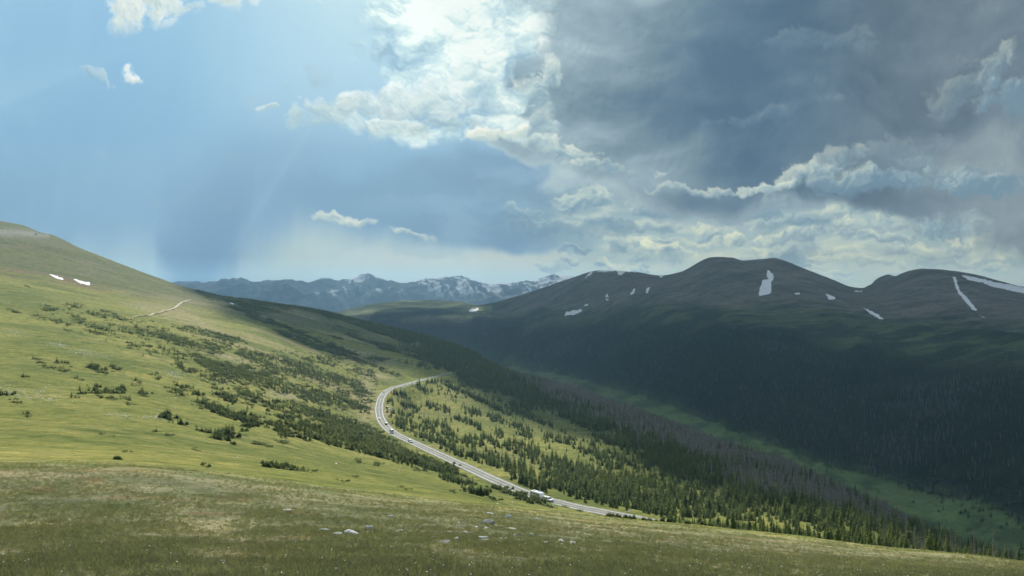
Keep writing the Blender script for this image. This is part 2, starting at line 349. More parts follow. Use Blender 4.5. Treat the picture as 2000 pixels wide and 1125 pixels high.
FAR = [(-700, 558), (330, 556), (350, 549.5), (391, 552), (415, 548), (436, 542), (451, 541), (462, 543.5), (481, 545), (493, 549), (515, 548), (530, 545), (545, 542.6), (560, 544), (580, 546), (602, 549), (620, 546),
       (637, 539.5), (655, 542), (675, 543.5), (700, 538), (714, 534), (735, 539), (753, 543.5), (775, 551), (790, 555.6), (808, 549), (829, 542.6), (850, 538.5), (871, 536), (900, 537), (918, 542),
       (933, 548), (960, 549), (985, 548), (1004, 545), (1030, 546), (1048, 547), (1065, 541), (1081, 535), (1095, 538), (1112, 539), (1130, 546), (1160, 562), (1250, 567), (2700, 567)]
ROWS = [
    L([2] * 14, [2307] * 14),
    L([15, 15, 15, 15, 15, 15, 15.5, 16, 17, 19, 21, 23, 24, 24], [1125, 1125, 1125, 1125, 1125, 1125, 1125, 1125, 1125, 1125, 1125, 1125, 1127, 1200]),
    L([27, 27, 27, 27, 27, 27, 28, 30, 31, 33, 34, 35, 35, 34], [1020, 1030, 1035, 1040, 1042, 1045, 1049, 1056, 1065, 1081, 1096, 1106, 1114, 1180]),
    L([50, 50, 50, 52, 55, 58, 62, 66, 70, 70, 68, 62, 55, 50], [895, 908, 915, 935, 958, 972, 987, 1002, 1018, 1040, 1065, 1082, 1101, 1162]),
    L([95, 95, 95, 95, 95, 100, 110, 115, 120, 120, 115, 105, 95, 90], [868, 880, 893, 918, 945, 962, 992, 1012, 1034, 1056, 1080, 1100, 1118, 1190]),
    L([170, 170, 170, 170, 180, 200, 230, 235, 190, 180, 180, 170, 160, 160], [800, 820, 845, 885, 920, 945, 982, 1013, 1043, 1060, 1083, 1105, 1130, 1220]),
    L([300, 300, 300, 330, 390, 400, 360, 320, 290, 300, 300, 260, 230, 220], [700, 740, 770, 815, 870, 912, 954, 992, 1022, 1015, 1045, 1090, 1128, 1215]),
    L([450, 450, 470, 520, 580, 475, 480, 450, 420, 430, 400, 340, 290, 280], [620, 670, 700, 750, 830, 884, 905, 930, 955, 970, 1016, 1078, 1124, 1210]),
    L([620, 620, 650, 720, 760, 760, 740, 680, 620, 560, 480, 400, 340, 320], [560, 620, 650, 700, 775, 825, 840, 865, 895, 935, 1003, 1074, 1121, 1206]),
    L([850, 850, 880, 950, 1000, 1010, 1000, 920, 820, 680, 550, 450, 390, 350], [480, 565, 605, 650, 712, 735, 775, 810, 850, 912, 996, 1070, 1118, 1203]),
    L([1180, 1180, 1200, 1220, 1250, 1250, 1200, 1080, 930, 770, 600, 490, 420, 375], [400, 500, 560, 612, 662, 695, 740, 780, 832, 903, 991, 1066, 1115, 1200]),
    L(D10, CREST),
    L([int(d * 1.3) for d in D10], [(a, b + (36 if a < 1750 else 15)) for a, b in CREST]),
    L([3000, 3000, 3600, 4000, 4600, 4800, 4200, 3500, 2600, 1900, 1380, 1130, 950, 800], [680, 660, 670, 690, 705, 712, 747, 773, 840, 935, 1069, 1177, 1290, 1400]),
    L([4000, 4000, 4500, 5000, 5300, 5300, 4800, 3950, 3200, 2350, 1950, 1750, 1480, 1100],
      [(-700, 650), (0, 645), (500, 655), (700, 668), (850, 690), (1000, 716), (1150, 746), (1200, 763), (1300, 790), (1400, 831), (1500, 866), (1600, 904), (1700, 935), (1800, 960), (1850, 970), (1900, 986), (2000, 1030), (2700, 1200)]),
    L([5000, 5000, 5200, 5500, 5600, 5500, 5100, 4400, 3600, 2850, 2450, 2200, 1950, 1700], [640, 635, 632, 634, 638, 650, 672, 680, 700, 740, 780, 800, 830, 900]),
    L([5900, 5900, 5900, 5900, 5900, 5900, 5500, 4900, 4100, 3500, 3200, 2900, 2600, 2300], [630, 628, 625, 628, 614, 607, 616, 622, 625, 628, 645, 658, 672, 700]),
    L([6100, 6100, 6100, 6200, 6200, 6250, 5750, 5250, 4500, 4000, 3750, 3500, 3250, 2900], [630, 628, 626, 626, 606, 597, 600, 592, 604, 604, 622, 630, 638, 660]),
    (D14, MTN),
    L([(-700, 7400), (2700, 7400)], [(-700, 660), (1600, 640), (1650, 600), (1680, 567), (1700, 556), (1722, 541), (1735, 539), (1748, 546), (1800, 600), (2700, 660)]),
    L([(-700, 11300), (2700, 11300)], [(-700, 625), (2700, 625)]),
    L([(-700, 13000), (2700, 13000)], FAR),
    L([(-700, 14000), (2700, 14000)], [(-700, 600), (2700, 600)]),
    L([(-700, 15000), (2700, 15000)], [(-700, 572), (290, 560), (320, 554), (350, 551), (380, 548.5), (410, 551), (440, 560), (500, 572), (2700, 572)]),
    L([(-700, 16000), (2700, 16000)], [(-700, 590), (2700, 590)]),
]
TPX = np.arange(-700, 2701, 5.0)
TLD = np.concatenate([np.linspace(math.log(2), math.log(150), 260, endpoint=False), np.linspace(math.log(150), math.log(16000), 1350)])
_rd = np.array([pchip([p[0] for p in r[0]], [p[1] for p in r[0]], TPX) for r in ROWS])
_ry = np.array([pchip([p[0] for p in r[1]], [p[1] for p in r[1]], TPX) for r in ROWS])
TAB = np.zeros((len(TPX), len(TLD)))
for i in range(len(TPX)):
    TAB[i] = pchip(np.log(_rd[:, i]), _ry[:, i], TLD)
D10F = lambda px: pchip(COLS, D10, px)
D14F = lambda px: pchip([p[0] for p in D14], [p[1] for p in D14], px)
def row_d(k, px): return pchip([p[0] for p in ROWS[k][0]], [p[1] for p in ROWS[k][0]], px)

# road centre line: bearing px, picture row, distance
ROAD = [(1500, 1050, 258), (1400, 1038, 272), (1290, 1021.5, 290), (1200, 1004, 308), (1140, 992.5, 322), (1075, 978, 340), (1010, 956.5, 360), (950, 929.5, 388), (900, 907, 428), (850, 884, 476),
        (800, 861, 532), (768, 845, 578), (748, 826, 634), (740.5, 805, 692), (742, 785, 745), (750, 768.5, 800), (766, 758, 842), (792, 750.5, 892), (820, 743, 950),
        (850, 735.5, 1010), (875, 729.5, 1070), (905, 725, 1130)]
def catmull(P, n=14):
    P = np.array(P, float); P = np.vstack([2 * P[0] - P[1], P, 2 * P[-1] - P[-2]]); out = []
    for i in range(1, len(P) - 2):
        for t in np.linspace(0, 1, n, endpoint=False):
            a, b, c, d = P[i - 1:i + 3]
            out.append(0.5 * ((2 * b) + (-a + c) * t + (2 * a - 5 * b + 4 * c - d) * t * t + (-a + 3 * b - 3 * c + d) * t**3))
    out.append(P[-2]); return np.array(out)
_rw = np.array([((p - 1000) / F * d, d, (HORIZON - y) / F * d) for p, y, d in ROAD])
RC = catmull(_rw)
for _ in range(30): RC[1:-1, 2] = (RC[:-2, 2] + RC[2:, 2] + 2 * RC[1:-1, 2]) / 4

def base_z(px, D):
    fx = np.clip((px - TPX[0]) / 5.0, 0, len(TPX) - 1.001)
    ld = np.log(np.clip(D, 2.0, 15999))
    j = np.clip(np.searchsorted(TLD, ld, side='right') - 1, 0, len(TLD) - 2)
    t = (ld - TLD[j]) / (TLD[j + 1] - TLD[j])
    i = fx.astype(int); u = fx - i
    Y = (TAB[i, j] * (1 - t) + TAB[i, j + 1] * t) * (1 - u) + (TAB[i + 1, j] * (1 - t) + TAB[i + 1, j + 1] * t) * u
    return (HORIZON - Y) / F * D

def height(x, y, road=True):
    """ground height at world x, y (y > 0)"""
    x = np.asarray(x, float); y = np.asarray(y, float)
    D = np.maximum(y, 2.0); px = 1000 + F * x / D
    z = base_z(px, D)
    d10 = D10F(px); d14 = D14F(px)
    z = z + fbm(x / 1.7, y / 1.7, 3) * 0.06 * sstep(D, 3, 12) * (1 - sstep(D, 200, 400))
    z = z + fbm(x / 14, y / 14, 4) * 0.30 * sstep(D, 16, 60)
    z = z + fbm(x / 75 + 4, y / 75, 4) * 2.6 * sstep(D, 110, 500) * (1 - sstep(D, 7000, 9000))
    z = z + fbm(x / 260, y / 200 + 9, 4) * 5.0 * sstep(D, 500, 1000) * (1 - 0.7 * np.exp(-((D - d10) / 160) ** 2))
    w = sstep(D, d10 * 1.25, d10 * 1.9) * (1 - sstep(D, 7000, 9000))
    r12 = row_d(14, px)
    wall = sstep(D, r12 * 1.02, r12 * 1.25)
    cr = 1 - np.exp(-((D - d14) / 330) ** 2)
    z = z + w * wall * cr * (fbm(x / 900 + 2, y / 900, 4) * 55 + (ridged(x / 520 + y / 2300, y / 1500, 4) - 0.55) * 46)
    z = z + w * (1 - wall) * fbm(x / 160, y / 160 + 3, 4) * 4
    far = sstep(D, 10500, 11600)
    crf = 1 - np.exp(-((D - 13000) / 520) ** 2)
    z = z + far * crf * (1 - sstep(D, 13600, 14000)) * (ridged(x / 1100 + 7, y / 1300 + 1, 6) - 0.62) * 470
    z = z + far * ((ridged(x / 420, y / 420, 4) - 0.6) * 60 + (ridged(x / 170, y / 170, 3) - .6) * 45)
    if road:
        near = (D > 100) & (D < 1250) & (px > 650) & (px < 1650)
        if near.any():
            xs = x[near]; ys = y[near]; zs = z[near]
            best = np.full(xs.shape, 1e18); rz = np.zeros(xs.shape)
            A = RC[:-1]; B = RC[1:]
            for s in range(0, len(xs), 60000):
                X = xs[s:s + 60000, None]; Yy = ys[s:s + 60000, None]
                dx = (B[:, 0] - A[:, 0])[None]; dy = (B[:, 1] - A[:, 1])[None]
                t = np.clip(((X - A[:, 0]) * dx + (Yy - A[:, 1]) * dy) / (dx * dx + dy * dy), 0, 1)
                dd = (X - A[:, 0] - t * dx) ** 2 + (Yy - A[:, 1] - t * dy) ** 2
                k = np.argmin(dd, 1); r = np.arange(len(k))
                best[s:s + 60000] = dd[r, k]; rz[s:s + 60000] = A[k, 2] + t[r, k] * (B[k, 2] - A[k, 2])
            w = 1 - sstep(np.sqrt(best), 8.0, 26.0)
            z[near] = zs * (1 - w) + (rz - 0.12) * w
    return z
def road_dist(x, y):
    x = np.atleast_1d(np.asarray(x, float)); y = np.atleast_1d(np.asarray(y, float))
    out = np.empty(len(x))
    for s in range(0, len(x), 60000):
        out[s:s + 60000] = np.sqrt(((x[s:s + 60000, None] - RC[:, 0]) ** 2 + (y[s:s + 60000, None] - RC[:, 1]) ** 2).min(1))
    return out

_HD = np.exp(np.linspace(math.log(12), math.log(15000), 900))
HPX = np.arange(-720, 2721, 3.0)
_hx = (HPX[:, None] - 1000) / F * _HD[None]; _hd = np.broadcast_to(_HD[None], _hx.shape)
HYT = HORIZON - height(_hx.ravel(), _hd.ravel()).reshape(_hx.shape) / _hd * F
def hit(px, py, dmin=12.0):
    """where the line of sight through picture point px, py first meets the ground"""
    px = np.atleast_1d(np.asarray(px, float)); py = np.atleast_1d(np.asarray(py, float))
    out = np.full((len(px), 3), np.nan)
    for s in range(0, len(px), 3000):
        p = px[s:s + 3000, None]; q = np.clip((p[:, 0] - HPX[0]) / 3.0, 0, len(HPX) - 1.001); qi = q.astype(int); qf = (q - qi)[:, None]
        Y = HYT[qi] * (1 - qf) + HYT[qi + 1] * qf
        ok = (Y <= py[s:s + 3000, None]) & (_HD[None] >= dmin)
        k = ok.argmax(1); r = np.arange(len(k)); good = ok.any(1) & (k > 0)
        k0 = np.maximum(k - 1, 0)
        y0, y1 = Y[r, k0], Y[r, k]
        t = np.clip((y0 - py[s:s + 3000]) / np.where(np.abs(y0 - y1) < 1e-9, 1, y0 - y1), 0, 1)
        d = _HD[k0] * (1 - t) + _HD[k] * t
        x = (p[:, 0] - 1000) / F * d
        z = height(x, d, True)
        o = np.stack([x, d, z], 1); o[~good] = np.nan
        out[s:s + 3000] = o
    return out
def inpoly(x, y, poly):
    x = np.asarray(x, float); y = np.asarray(y, float); c = np.zeros(x.shape, bool); n = len(poly)
    for i in range(n):
        x1, y1 = poly[i]; x2, y2 = poly[(i + 1) % n]
        if y1 == y2: continue
        c ^= ((y1 > y) != (y2 > y)) & (x < (x2 - x1) * (y - y1) / (y2 - y1) + x1)
    return c

# ------------------------------------------------------------------ mesh helpers
def mesh_from(name, V, Fq, smooth=True):
    me = bpy.data.meshes.new(name)
    V = np.asarray(V, np.float32); Fq = np.asarray(Fq, np.int32); k = Fq.shape[1]
    me.vertices.add(len(V)); me.vertices.foreach_set('co', V.ravel())
    me.loops.add(Fq.size); me.loops.foreach_set('vertex_index', Fq.ravel())
    me.polygons.add(len(Fq))
    me.polygons.foreach_set('loop_start', np.arange(0, Fq.size, k, dtype=np.int32))
    me.polygons.foreach_set('loop_total', np.full(len(Fq), k, np.int32))
    if smooth: me.polygons.foreach_set('use_smooth', np.ones(len(Fq), bool))
    me.update(calc_edges=True); me.validate()
    return me
def link(name, me, mat=None, parent=None):
    o = bpy.data.objects.new(name, me); C.objects.link(o)
    if mat is not None: me.materials.append(mat)
    if parent is not None: o.parent = parent
    return o
def tag(o, label=None, cat=None, group=None, kind=None):
    if label: o['label'] = label
    if cat: o['category'] = cat
    if group: o['group'] = group
    if kind: o['kind'] = kind
    return o

# ------------------------------------------------------------------ terrain colours (surface colours, plus haze blue in the far rock)
def ground_colour(x, y, z):
    D = np.maximum(y, 2.0); px = 1000 + F * x / D; Y = HORIZON - z / D * F
    def mixc(c, col, w): return c * (1 - w[:, None]) + np.array(col)[None] * w[:, None]
    n = len(x); d10 = D10F(px)
    col = np.tile(np.array([0.165, 0.178, 0.055]), (n, 1))
    stony = np.zeros(n)
    big = fbm(x / 70, y / 45, 4); med = fbm(x / 18 + 3, y / 10, 4)
    col = mixc(col, [0.225, 0.225, 0.075], sstep(big, -0.1, 0.45) * 0.8)
    col = mixc(col, [0.085, 0.115, 0.035], sstep(-big, 0.05, 0.5) * 0.55)
    col = mixc(col, [0.26, 0.24, 0.10], sstep(med, 0.15, 0.5) * 0.45)
    col = col * np.array([1.10, 1.08, .90])
    # near shoulder: duller mixed turf
    f = 1 - sstep(D, 40, 62)
    fn = fbm(x / 3.5, y / 3.0, 5)
    nearc = np.tile(np.array([0.235, 0.225, 0.130]), (n, 1))
    nearc = mixc(nearc, [0.125, 0.14, 0.07], sstep(fn, 0.02, 0.35) * 0.8)
    nearc = mixc(nearc, [0.34, 0.32, 0.19], sstep(-fn, 0.06, 0.45) * 0.5)
    nearc = mixc(nearc, [0.22, 0.13, 0.06], sstep(fbm(x / 2.2 + 9, y / 2, 3), 0.34, 0.5) * 0.5)
    col = col * (1 - f[:, None]) + nearc * f[:, None]
    rim = np.exp(-((D - 55) / 9) ** 2) * sstep(fbm(x / 9, y / 3, 3), -0.2, 0.3)
    col = mixc(col, [0.36, 0.33, 0.2], rim * 0.5)
    # upper left hillside: greyer alpine turf above the snow line, reddish bare strip
    lim = 530 + (px - 0) * 0.19
    up = sstep(lim - Y, -6, 14) * (px < 900) * (D > 600) * (D < d10 * 1.3)
    col = mixc(col, [0.115, 0.125, 0.06], up * 0.75)
    col = mixc(col, [0.17, 0.15, 0.10], up * sstep(fbm(x / 50, y / 22, 5), 0.0, 0.35) * 0.6)
    strip = np.exp(-((Y - (528 + px * 0.17)) / 9) ** 2) * (px > -60) * (px < 210) * (D > 500) * (D < 1500)
    col = mixc(col, [0.20, 0.12, 0.085], np.clip(strip, 0, 1) * sstep(fbm(x / 30, y / 30, 4), -0.35, 0.2) * 0.75)
    rock = np.exp(-((Y - (453 + px * 0.055)) / 9) ** 2) * (px < 96) * (D > 1000) * (D < 1500)
    col = mixc(col, [0.24, 0.23, 0.20], np.clip(rock, 0, 1) * 0.8); stony = np.maximum(stony, np.clip(rock, 0, 1))
    # tan bare streaks
    mid = (D > 350) * (D < 1400) * sstep(px, 150, 420)
    st = sstep(fbm(x / 90 + 31, y / 38, 4), 0.20, 0.42) * mid
    col = mixc(col, [0.33, 0.27, 0.15], st * 0.6 * (1 - .75 * sstep(px, 740, 800)))
    for (cx, cy, rx, ry, k) in [(300, 604, 40, 10, .5), (375, 626, 50, 7, .6), (352, 602, 60, 16, .4), (695, 688, 40, 5, .8), (735, 733, 35, 5, .8), (500, 725, 40, 5, .6), (445, 697, 60, 6, .7), (560, 770, 40, 7, .6), (715, 800, 14, 60, .5), (718, 760, 16, 30, .5)]:
        e = np.exp(-(((px - cx) / rx) ** 2 + ((Y - cy - (px - cx) * 0.25 * (rx > 20)) / ry) ** 2)) * (D < 1500) * (D > 200)
        col = mixc(col, [0.34, 0.29, 0.17], e * k)
    for (cx, cy, rx, ry) in [(25, 648, 30, 7), (110, 672, 30, 6), (25, 765, 70, 16), (90, 775, 40, 12), (240, 812, 45, 8), (300, 815, 30, 7), (340, 730, 30, 10), (170, 690, 60, 10), (545, 773, 45, 10), (435, 745, 40, 8), (590, 775, 30, 8), (270, 600, 50, 6), (430, 655, 30, 6)]:
        e = np.exp(-(((px - cx) / rx) ** 2 + ((Y - cy - (px - cx) * 0.15) / ry) ** 2)) * (D < 1500)
        stony = np.maximum(stony, e)
    # dark spur under the trees
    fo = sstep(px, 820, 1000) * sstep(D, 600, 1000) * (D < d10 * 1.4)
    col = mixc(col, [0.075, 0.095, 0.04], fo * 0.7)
    # beyond the ridge: meadow, forest floor, alpine rock
    b = sstep(D, d10 * 1.1, d10 * 1.5)
    mead = np.tile(np.array([0.145, 0.20, 0.07]), (n, 1))
    mead = mixc(mead, [0.13, 0.14, 0.06], sstep(fbm(x / 110, y / 150, 5), 0.0, 0.4) * 0.7)
    mead = mixc(mead, [0.07, 0.10, 0.04], sstep(-fbm(x / 60, y / 90, 5), 0.0, 0.3) * 0.8)
    col = col * (1 - b[:, None]) + mead * b[:, None]
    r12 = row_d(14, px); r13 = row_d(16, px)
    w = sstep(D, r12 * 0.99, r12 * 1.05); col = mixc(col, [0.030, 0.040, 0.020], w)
    tl = fbm(x / 500, y / 500, 5) * 300 + fbm(x / 120, y / 120, 3) * 90
    w = sstep(D + tl, r13 - 260, r13 + 60)
    alp = np.tile(np.array([0.115, 0.135, 0.062]), (n, 1))
    alp = mixc(alp, [0.035, 0.055, 0.03], sstep(fbm(x / 160 + 5, y / 110, 5), 0.08, 0.22) * 0.75)
    d14 = D14F(px); h = sstep((D + tl * 0.5 - r13) / np.maximum(d14 - r13, 200), 0.10, 0.42) * sstep(px, 930, 1060)
    alp = mixc(alp, [0.205, 0.185, 0.150], h)
    scree = sstep(fbm(x / 220, y / 90, 5), 0.0, 0.4)
    alp = mixc(alp, [0.28, 0.245, 0.20], h * scree * 0.5)
    alp = mixc(alp, [0.05, 0.065, 0.04], sstep(fbm((x + D * .2) / 260 + 2, D / 60, 5), 0.16, 0.28) * (1 - h * .6) * 0.8)
    grn = (px < 960).astype(float)
    alp = mixc(alp, [0.26, 0.29, 0.13], grn * 0.85 * sstep(fbm(x / 300, y / 200, 4), -0.3, 0.1))
    col = col * (1 - (w * b)[:, None]) + alp * (w * b)[:, None]
    stony = np.maximum(stony, w * b * (1 - h * .55))
    # far range: bare rock, with some haze blue put into its colour
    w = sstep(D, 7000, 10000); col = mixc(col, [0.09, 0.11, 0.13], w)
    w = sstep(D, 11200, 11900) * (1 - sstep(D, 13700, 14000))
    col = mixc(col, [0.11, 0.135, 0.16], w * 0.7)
    # distant snow lying in gullies
    gul = ridged(x / 110 + y / 260, y / 420 + 3, 4) + 0.4 * fbm(x / 400, y / 400, 3)
    sel = sstep(gul + 0.5 * fbm(x / 42, y / 90, 4), 0.36, 0.43)
    zr = sstep(z, -60, 140) * (px > 430)
    dens = 0.55 + 0.55 * sstep(px, 780, 880)
    loc = sstep(fbm(x / 420 + 8, y / 400, 4) + (dens - 0.6) * 0.9, -0.12, 0.12)
    snow = sel * zr * loc * w
    snow = np.maximum(snow, w * sstep(z, 265, 320) * sstep(fbm(x / 240, y / 200, 4), 0.02, 0.12) * (px > 600))
    col = mixc(col, [0.95, 0.96, 0.98], np.clip(snow, 0, 1))
    return np.clip(col, 0.005, 1), stony

def mat_ground(name, bump_scale, kind):
    m = bpy.data.materials.new(name); m.use_nodes = True; nt = m.node_tree; g = G(nt)
    bs = nt.nodes['Principled BSDF']
    a = g.node('ShaderNodeAttribute'); a.attribute_name = 'Col'
    s = g.node('ShaderNodeAttribute'); s.attribute_name = 'stony'
    geo = g.node('ShaderNodeNewGeometry'); P = geo.outputs['Position']
    col = a.outputs['Color']
    if kind == 'near':
        # grain at three sizes so every distance shows some
        n1 = g.noise(P, 1.6, 6, 0.65); n2 = g.noise(g.mapv(P, scale=(1, .55, 1), kind='POINT'), 0.22, 7, 0.62)
        n3 = g.noise(g.mapv(P, scale=(.45, 1.6, 1), kind='POINT'), 0.055, 6, 0.6)
        col = g.mix(g.mul(g.step(n1, 0.52, 0.72), 0.45), col, g.mix(1.0, col, (1.9, 1.75, 1.6, 1), 'MULTIPLY'))
        col = g.mix(g.mul(g.step(n1, 0.48, 0.30), 0.55), col, g.mix(1.0, col, (.42, .5, .42, 1), 'MULTIPLY'))
        col = g.mix(g.mul(g.step(n2, 0.50, 0.34), 0.8), col, g.mix(1.0, col, (.55, .66, .5, 1), 'MULTIPLY'))
        col = g.mix(g.mul(g.step(n2, 0.52, 0.66), 0.65), col, g.mix(1.0, col, (1.5, 1.32, 1.2, 1), 'MULTIPLY'))
        col = g.mix(g.mul(g.step(n3, 0.50, 0.66), 0.4), col, g.mix(1.0, col, (1.35, 1.2, 1.3, 1), 'MULTIPLY'))
        col = g.mix(g.mul(g.step(n3, 0.5, 0.36), 0.45), col, g.mix(1.0, col, (.66, .78, .62, 1), 'MULTIPLY'))
        n4 = g.noise(g.mapv(P, scale=(.8, 1.1, 1), kind='POINT'), 0.55, 5, 0.7)
        col = g.mix(g.mul(g.step(n4, 0.50, 0.36), 0.75), col, g.mix(1.0, col, (.50, .62, .48, 1), 'MULTIPLY'))
        col = g.mix(g.mul(g.step(n4, 0.54, 0.68), 0.5), col, g.mix(1.0, col, (1.5, 1.32, 1.25, 1), 'MULTIPLY'))
        # pale stones showing through thin turf
        vo = g.node('ShaderNodeTexVoronoi'); g.put(vo.inputs['Vector'], P); vo.inputs['Scale'].default_value = 0.75
        pick = g.step(g.add(g.mul(g.noise(P, 0.5, 4, 0.7), 1.0), g.mul(s.outputs['Fac'], 0.30)), 0.70, 0.78)
        stn = g.mul(g.step(vo.outputs['Distance'], 0.42, 0.25), pick)
        col = g.mix(g.mul(stn, g.lin(s.outputs['Fac'], 0, 0.5, 0.15, 1.0)), col, (0.46, 0.44, 0.38, 1))
        h = g.add(g.mul(n1, 0.25), g.mul(n2, 2.0), g.mul(n4, .7))
    elif kind == 'mid':
        n1 = g.noise(P, 0.03, 8, 0.65); n2 = g.noise(g.mapv(P, scale=(1, .4, 1), kind='POINT'), 0.006, 8, 0.6)
        col = g.mix(g.mul(g.step(n1, 0.5, 0.68), 0.5), col, g.mix(1.0, col, (1.55, 1.45, 1.4, 1), 'MULTIPLY'))
        col = g.mix(g.mul(g.step(n1, 0.5, 0.32), 0.55), col, g.mix(1.0, col, (.5, .56, .55, 1), 'MULTIPLY'))
        col = g.mix(g.mul(g.step(n2, 0.5, 0.34), 0.5), col, g.mix(1.0, col, (.6, .68, .66, 1), 'MULTIPLY'))
        n3 = g.noise(g.mapv(P, scale=(.35, 1.3, 1), kind='POINT'), 0.014, 7, 0.68)
        n5 = g.noise(P, 0.09, 5, 0.7)
        spots = g.step(g.add(n3, g.mul(g.sub(n5, 0.5), .5)), 0.505, 0.57)
        col = g.mix(g.mul(g.mul(spots, s.outputs['Fac']), 0.85), col, (0.030, 0.045, 0.026, 1))
        col = g.mix(g.mul(g.step(n5, 0.52, 0.7), 0.35), col, g.mix(1.0, col, (1.5, 1.45, 1.4, 1), 'MULTIPLY'))
        h = g.add(g.mul(n1, 14), g.mul(n2, 26), g.mul(n5, 3))
    else:
        n1 = g.noise(P, 0.008, 8, 0.65)
        col = g.mix(g.mul(g.step(n1, 0.5, 0.32), 0.5), col, g.mix(1.0, col, (.6, .62, .65, 1), 'MULTIPLY'))
        h = g.mul(n1, 60)
    g.put(bs.inputs['Base Color'], col); bs.inputs['Roughness'].default_value = 0.95
    bs.inputs['Specular IOR Level'].default_value = 0.1
    b = g.node('ShaderNodeBump'); b.inputs['Distance'].default_value = 1.0; b.inputs['Strength'].default_value = bump_scale
    g.put(b.inputs['Height'], h); g.l.new(b.outputs[0], bs.inputs['Normal'])
    return m

def build_terrain():
    cols = np.concatenate([-700 - np.array([11000, 7500, 5000, 3300, 2200, 1400, 800, 400, 150])[:], np.arange(-700, -20, 12), np.arange(-20, 2021, 3.2), np.arange(2032, 2701, 12),
                           2700 + np.array([150, 400, 800, 1400, 2200, 3300, 5000, 7500, 11000])])
    cols = np.sort(cols)
    def seg(a, b, n): return np.exp(np.linspace(math.log(a), math.log(b), n, endpoint=False))
    rows = np.concatenate([seg(2, 12, 16), seg(12, 90, 190), seg(90, 200, 90), seg(200, 1150, 420), seg(1150, 1750, 130), seg(1750, 7600, 430), seg(7600, 11200, 14), seg(11200, 13200, 130), seg(13200, 15900, 45), [15900]])
    nr, nc = len(rows), len(cols)
    PX, D = np.meshgrid(cols, rows)
    X = (PX - 1000) / F * D
    Z = height(X.ravel(), D.ravel()).reshape(X.shape)
    col, stony = ground_colour(X.ravel(), D.ravel(), Z.ravel())
    col = col.reshape(nr, nc, 3); stony = stony.reshape(nr, nc)
    core = (cols >= -700) & (cols <= 2700)
    r12c = np.searchsorted(rows, 1)  # placeholder
    d12 = row_d(14, cols)
    R_d10 = D10F(cols) * 1.3
    # split rows per column: quad belongs to hillside / valley / mountain / far range by its near-left corner
    reg = np.zeros((nr - 1, nc - 1), int)
    Dc = D[:-1, :-1]
    reg[Dc >= R_d10[None, :-1]] = 1
    reg[Dc >= (d12 * 1.0)[None, :-1]] = 2
    reg[Dc >= 9000] = 3
    idx = np.arange(nr * nc).reshape(nr, nc)
    quads = np.stack([idx[:-1, :-1], idx[:-1, 1:], idx[1:, 1:], idx[1:, :-1]], -1)
    okc = core[:-1] & core[1:]
    allow = np.ones((nr - 1, nc - 1), bool)
    allow &= okc[None] | (Dc < 1200)
    P3 = np.stack([X, D, Z], -1).reshape(-1, 3)
    cf = col.reshape(-1, 3); sf = stony.ravel()
    mats = [mat_ground('turf', 0.8, 'near'), mat_ground('valley_turf', 0.6, 'mid'), mat_ground('mountain_ground', 0.7, 'mid'), mat_ground('far_rock', 0.5, 'far')]
    names = ['hillside', 'valley_floor', 'mountain', 'distant_mountains']
    labels = ['green grassy hillside falling to the winding road', 'green meadow strip on the valley floor', 'bare brown rounded mountains above a forested wall', 'hazy blue range with snow streaks on the horizon']
    for k in range(4):
        q = quads[(reg == k) & allow]
        extra = None
        used = np.unique(q); mp = np.full(nr * nc, -1, np.int64); mp[used] = np.arange(len(used))
        V = P3[used]; Q = mp[q]; cc = cf[used]; ss = sf[used]
        if k == 0:   # the ground goes on behind the camera
            r0 = mp[idx[0]]
            ring = P3[idx[0]].copy(); ring[:, 1] = -60; ring[:, 0] *= 8; ring[:, 2] = -2.0
            n0 = len(V); V = np.vstack([V, ring]); cc = np.vstack([cc, cc[r0]]); ss = np.concatenate([ss, ss[r0]])
            nn = np.arange(nc) + n0
            Q = np.vstack([Q, np.stack([nn[:-1], nn[1:], r0[1:], r0[:-1]], -1)])
        me = mesh_from(names[k], V, Q)
        ca = me.attributes.new('Col', 'FLOAT_COLOR', 'POINT')
        ca.data.foreach_set('color', np.concatenate([cc, np.ones((len(cc), 1))], 1).astype(np.float32).ravel())
        sa = me.attributes.new('stony', 'FLOAT', 'POINT'); sa.data.foreach_set('value', ss.astype(np.float32))
        o = link(names[k], me, mats[k]); tag(o, labels[k], kind='structure')
build_terrain()

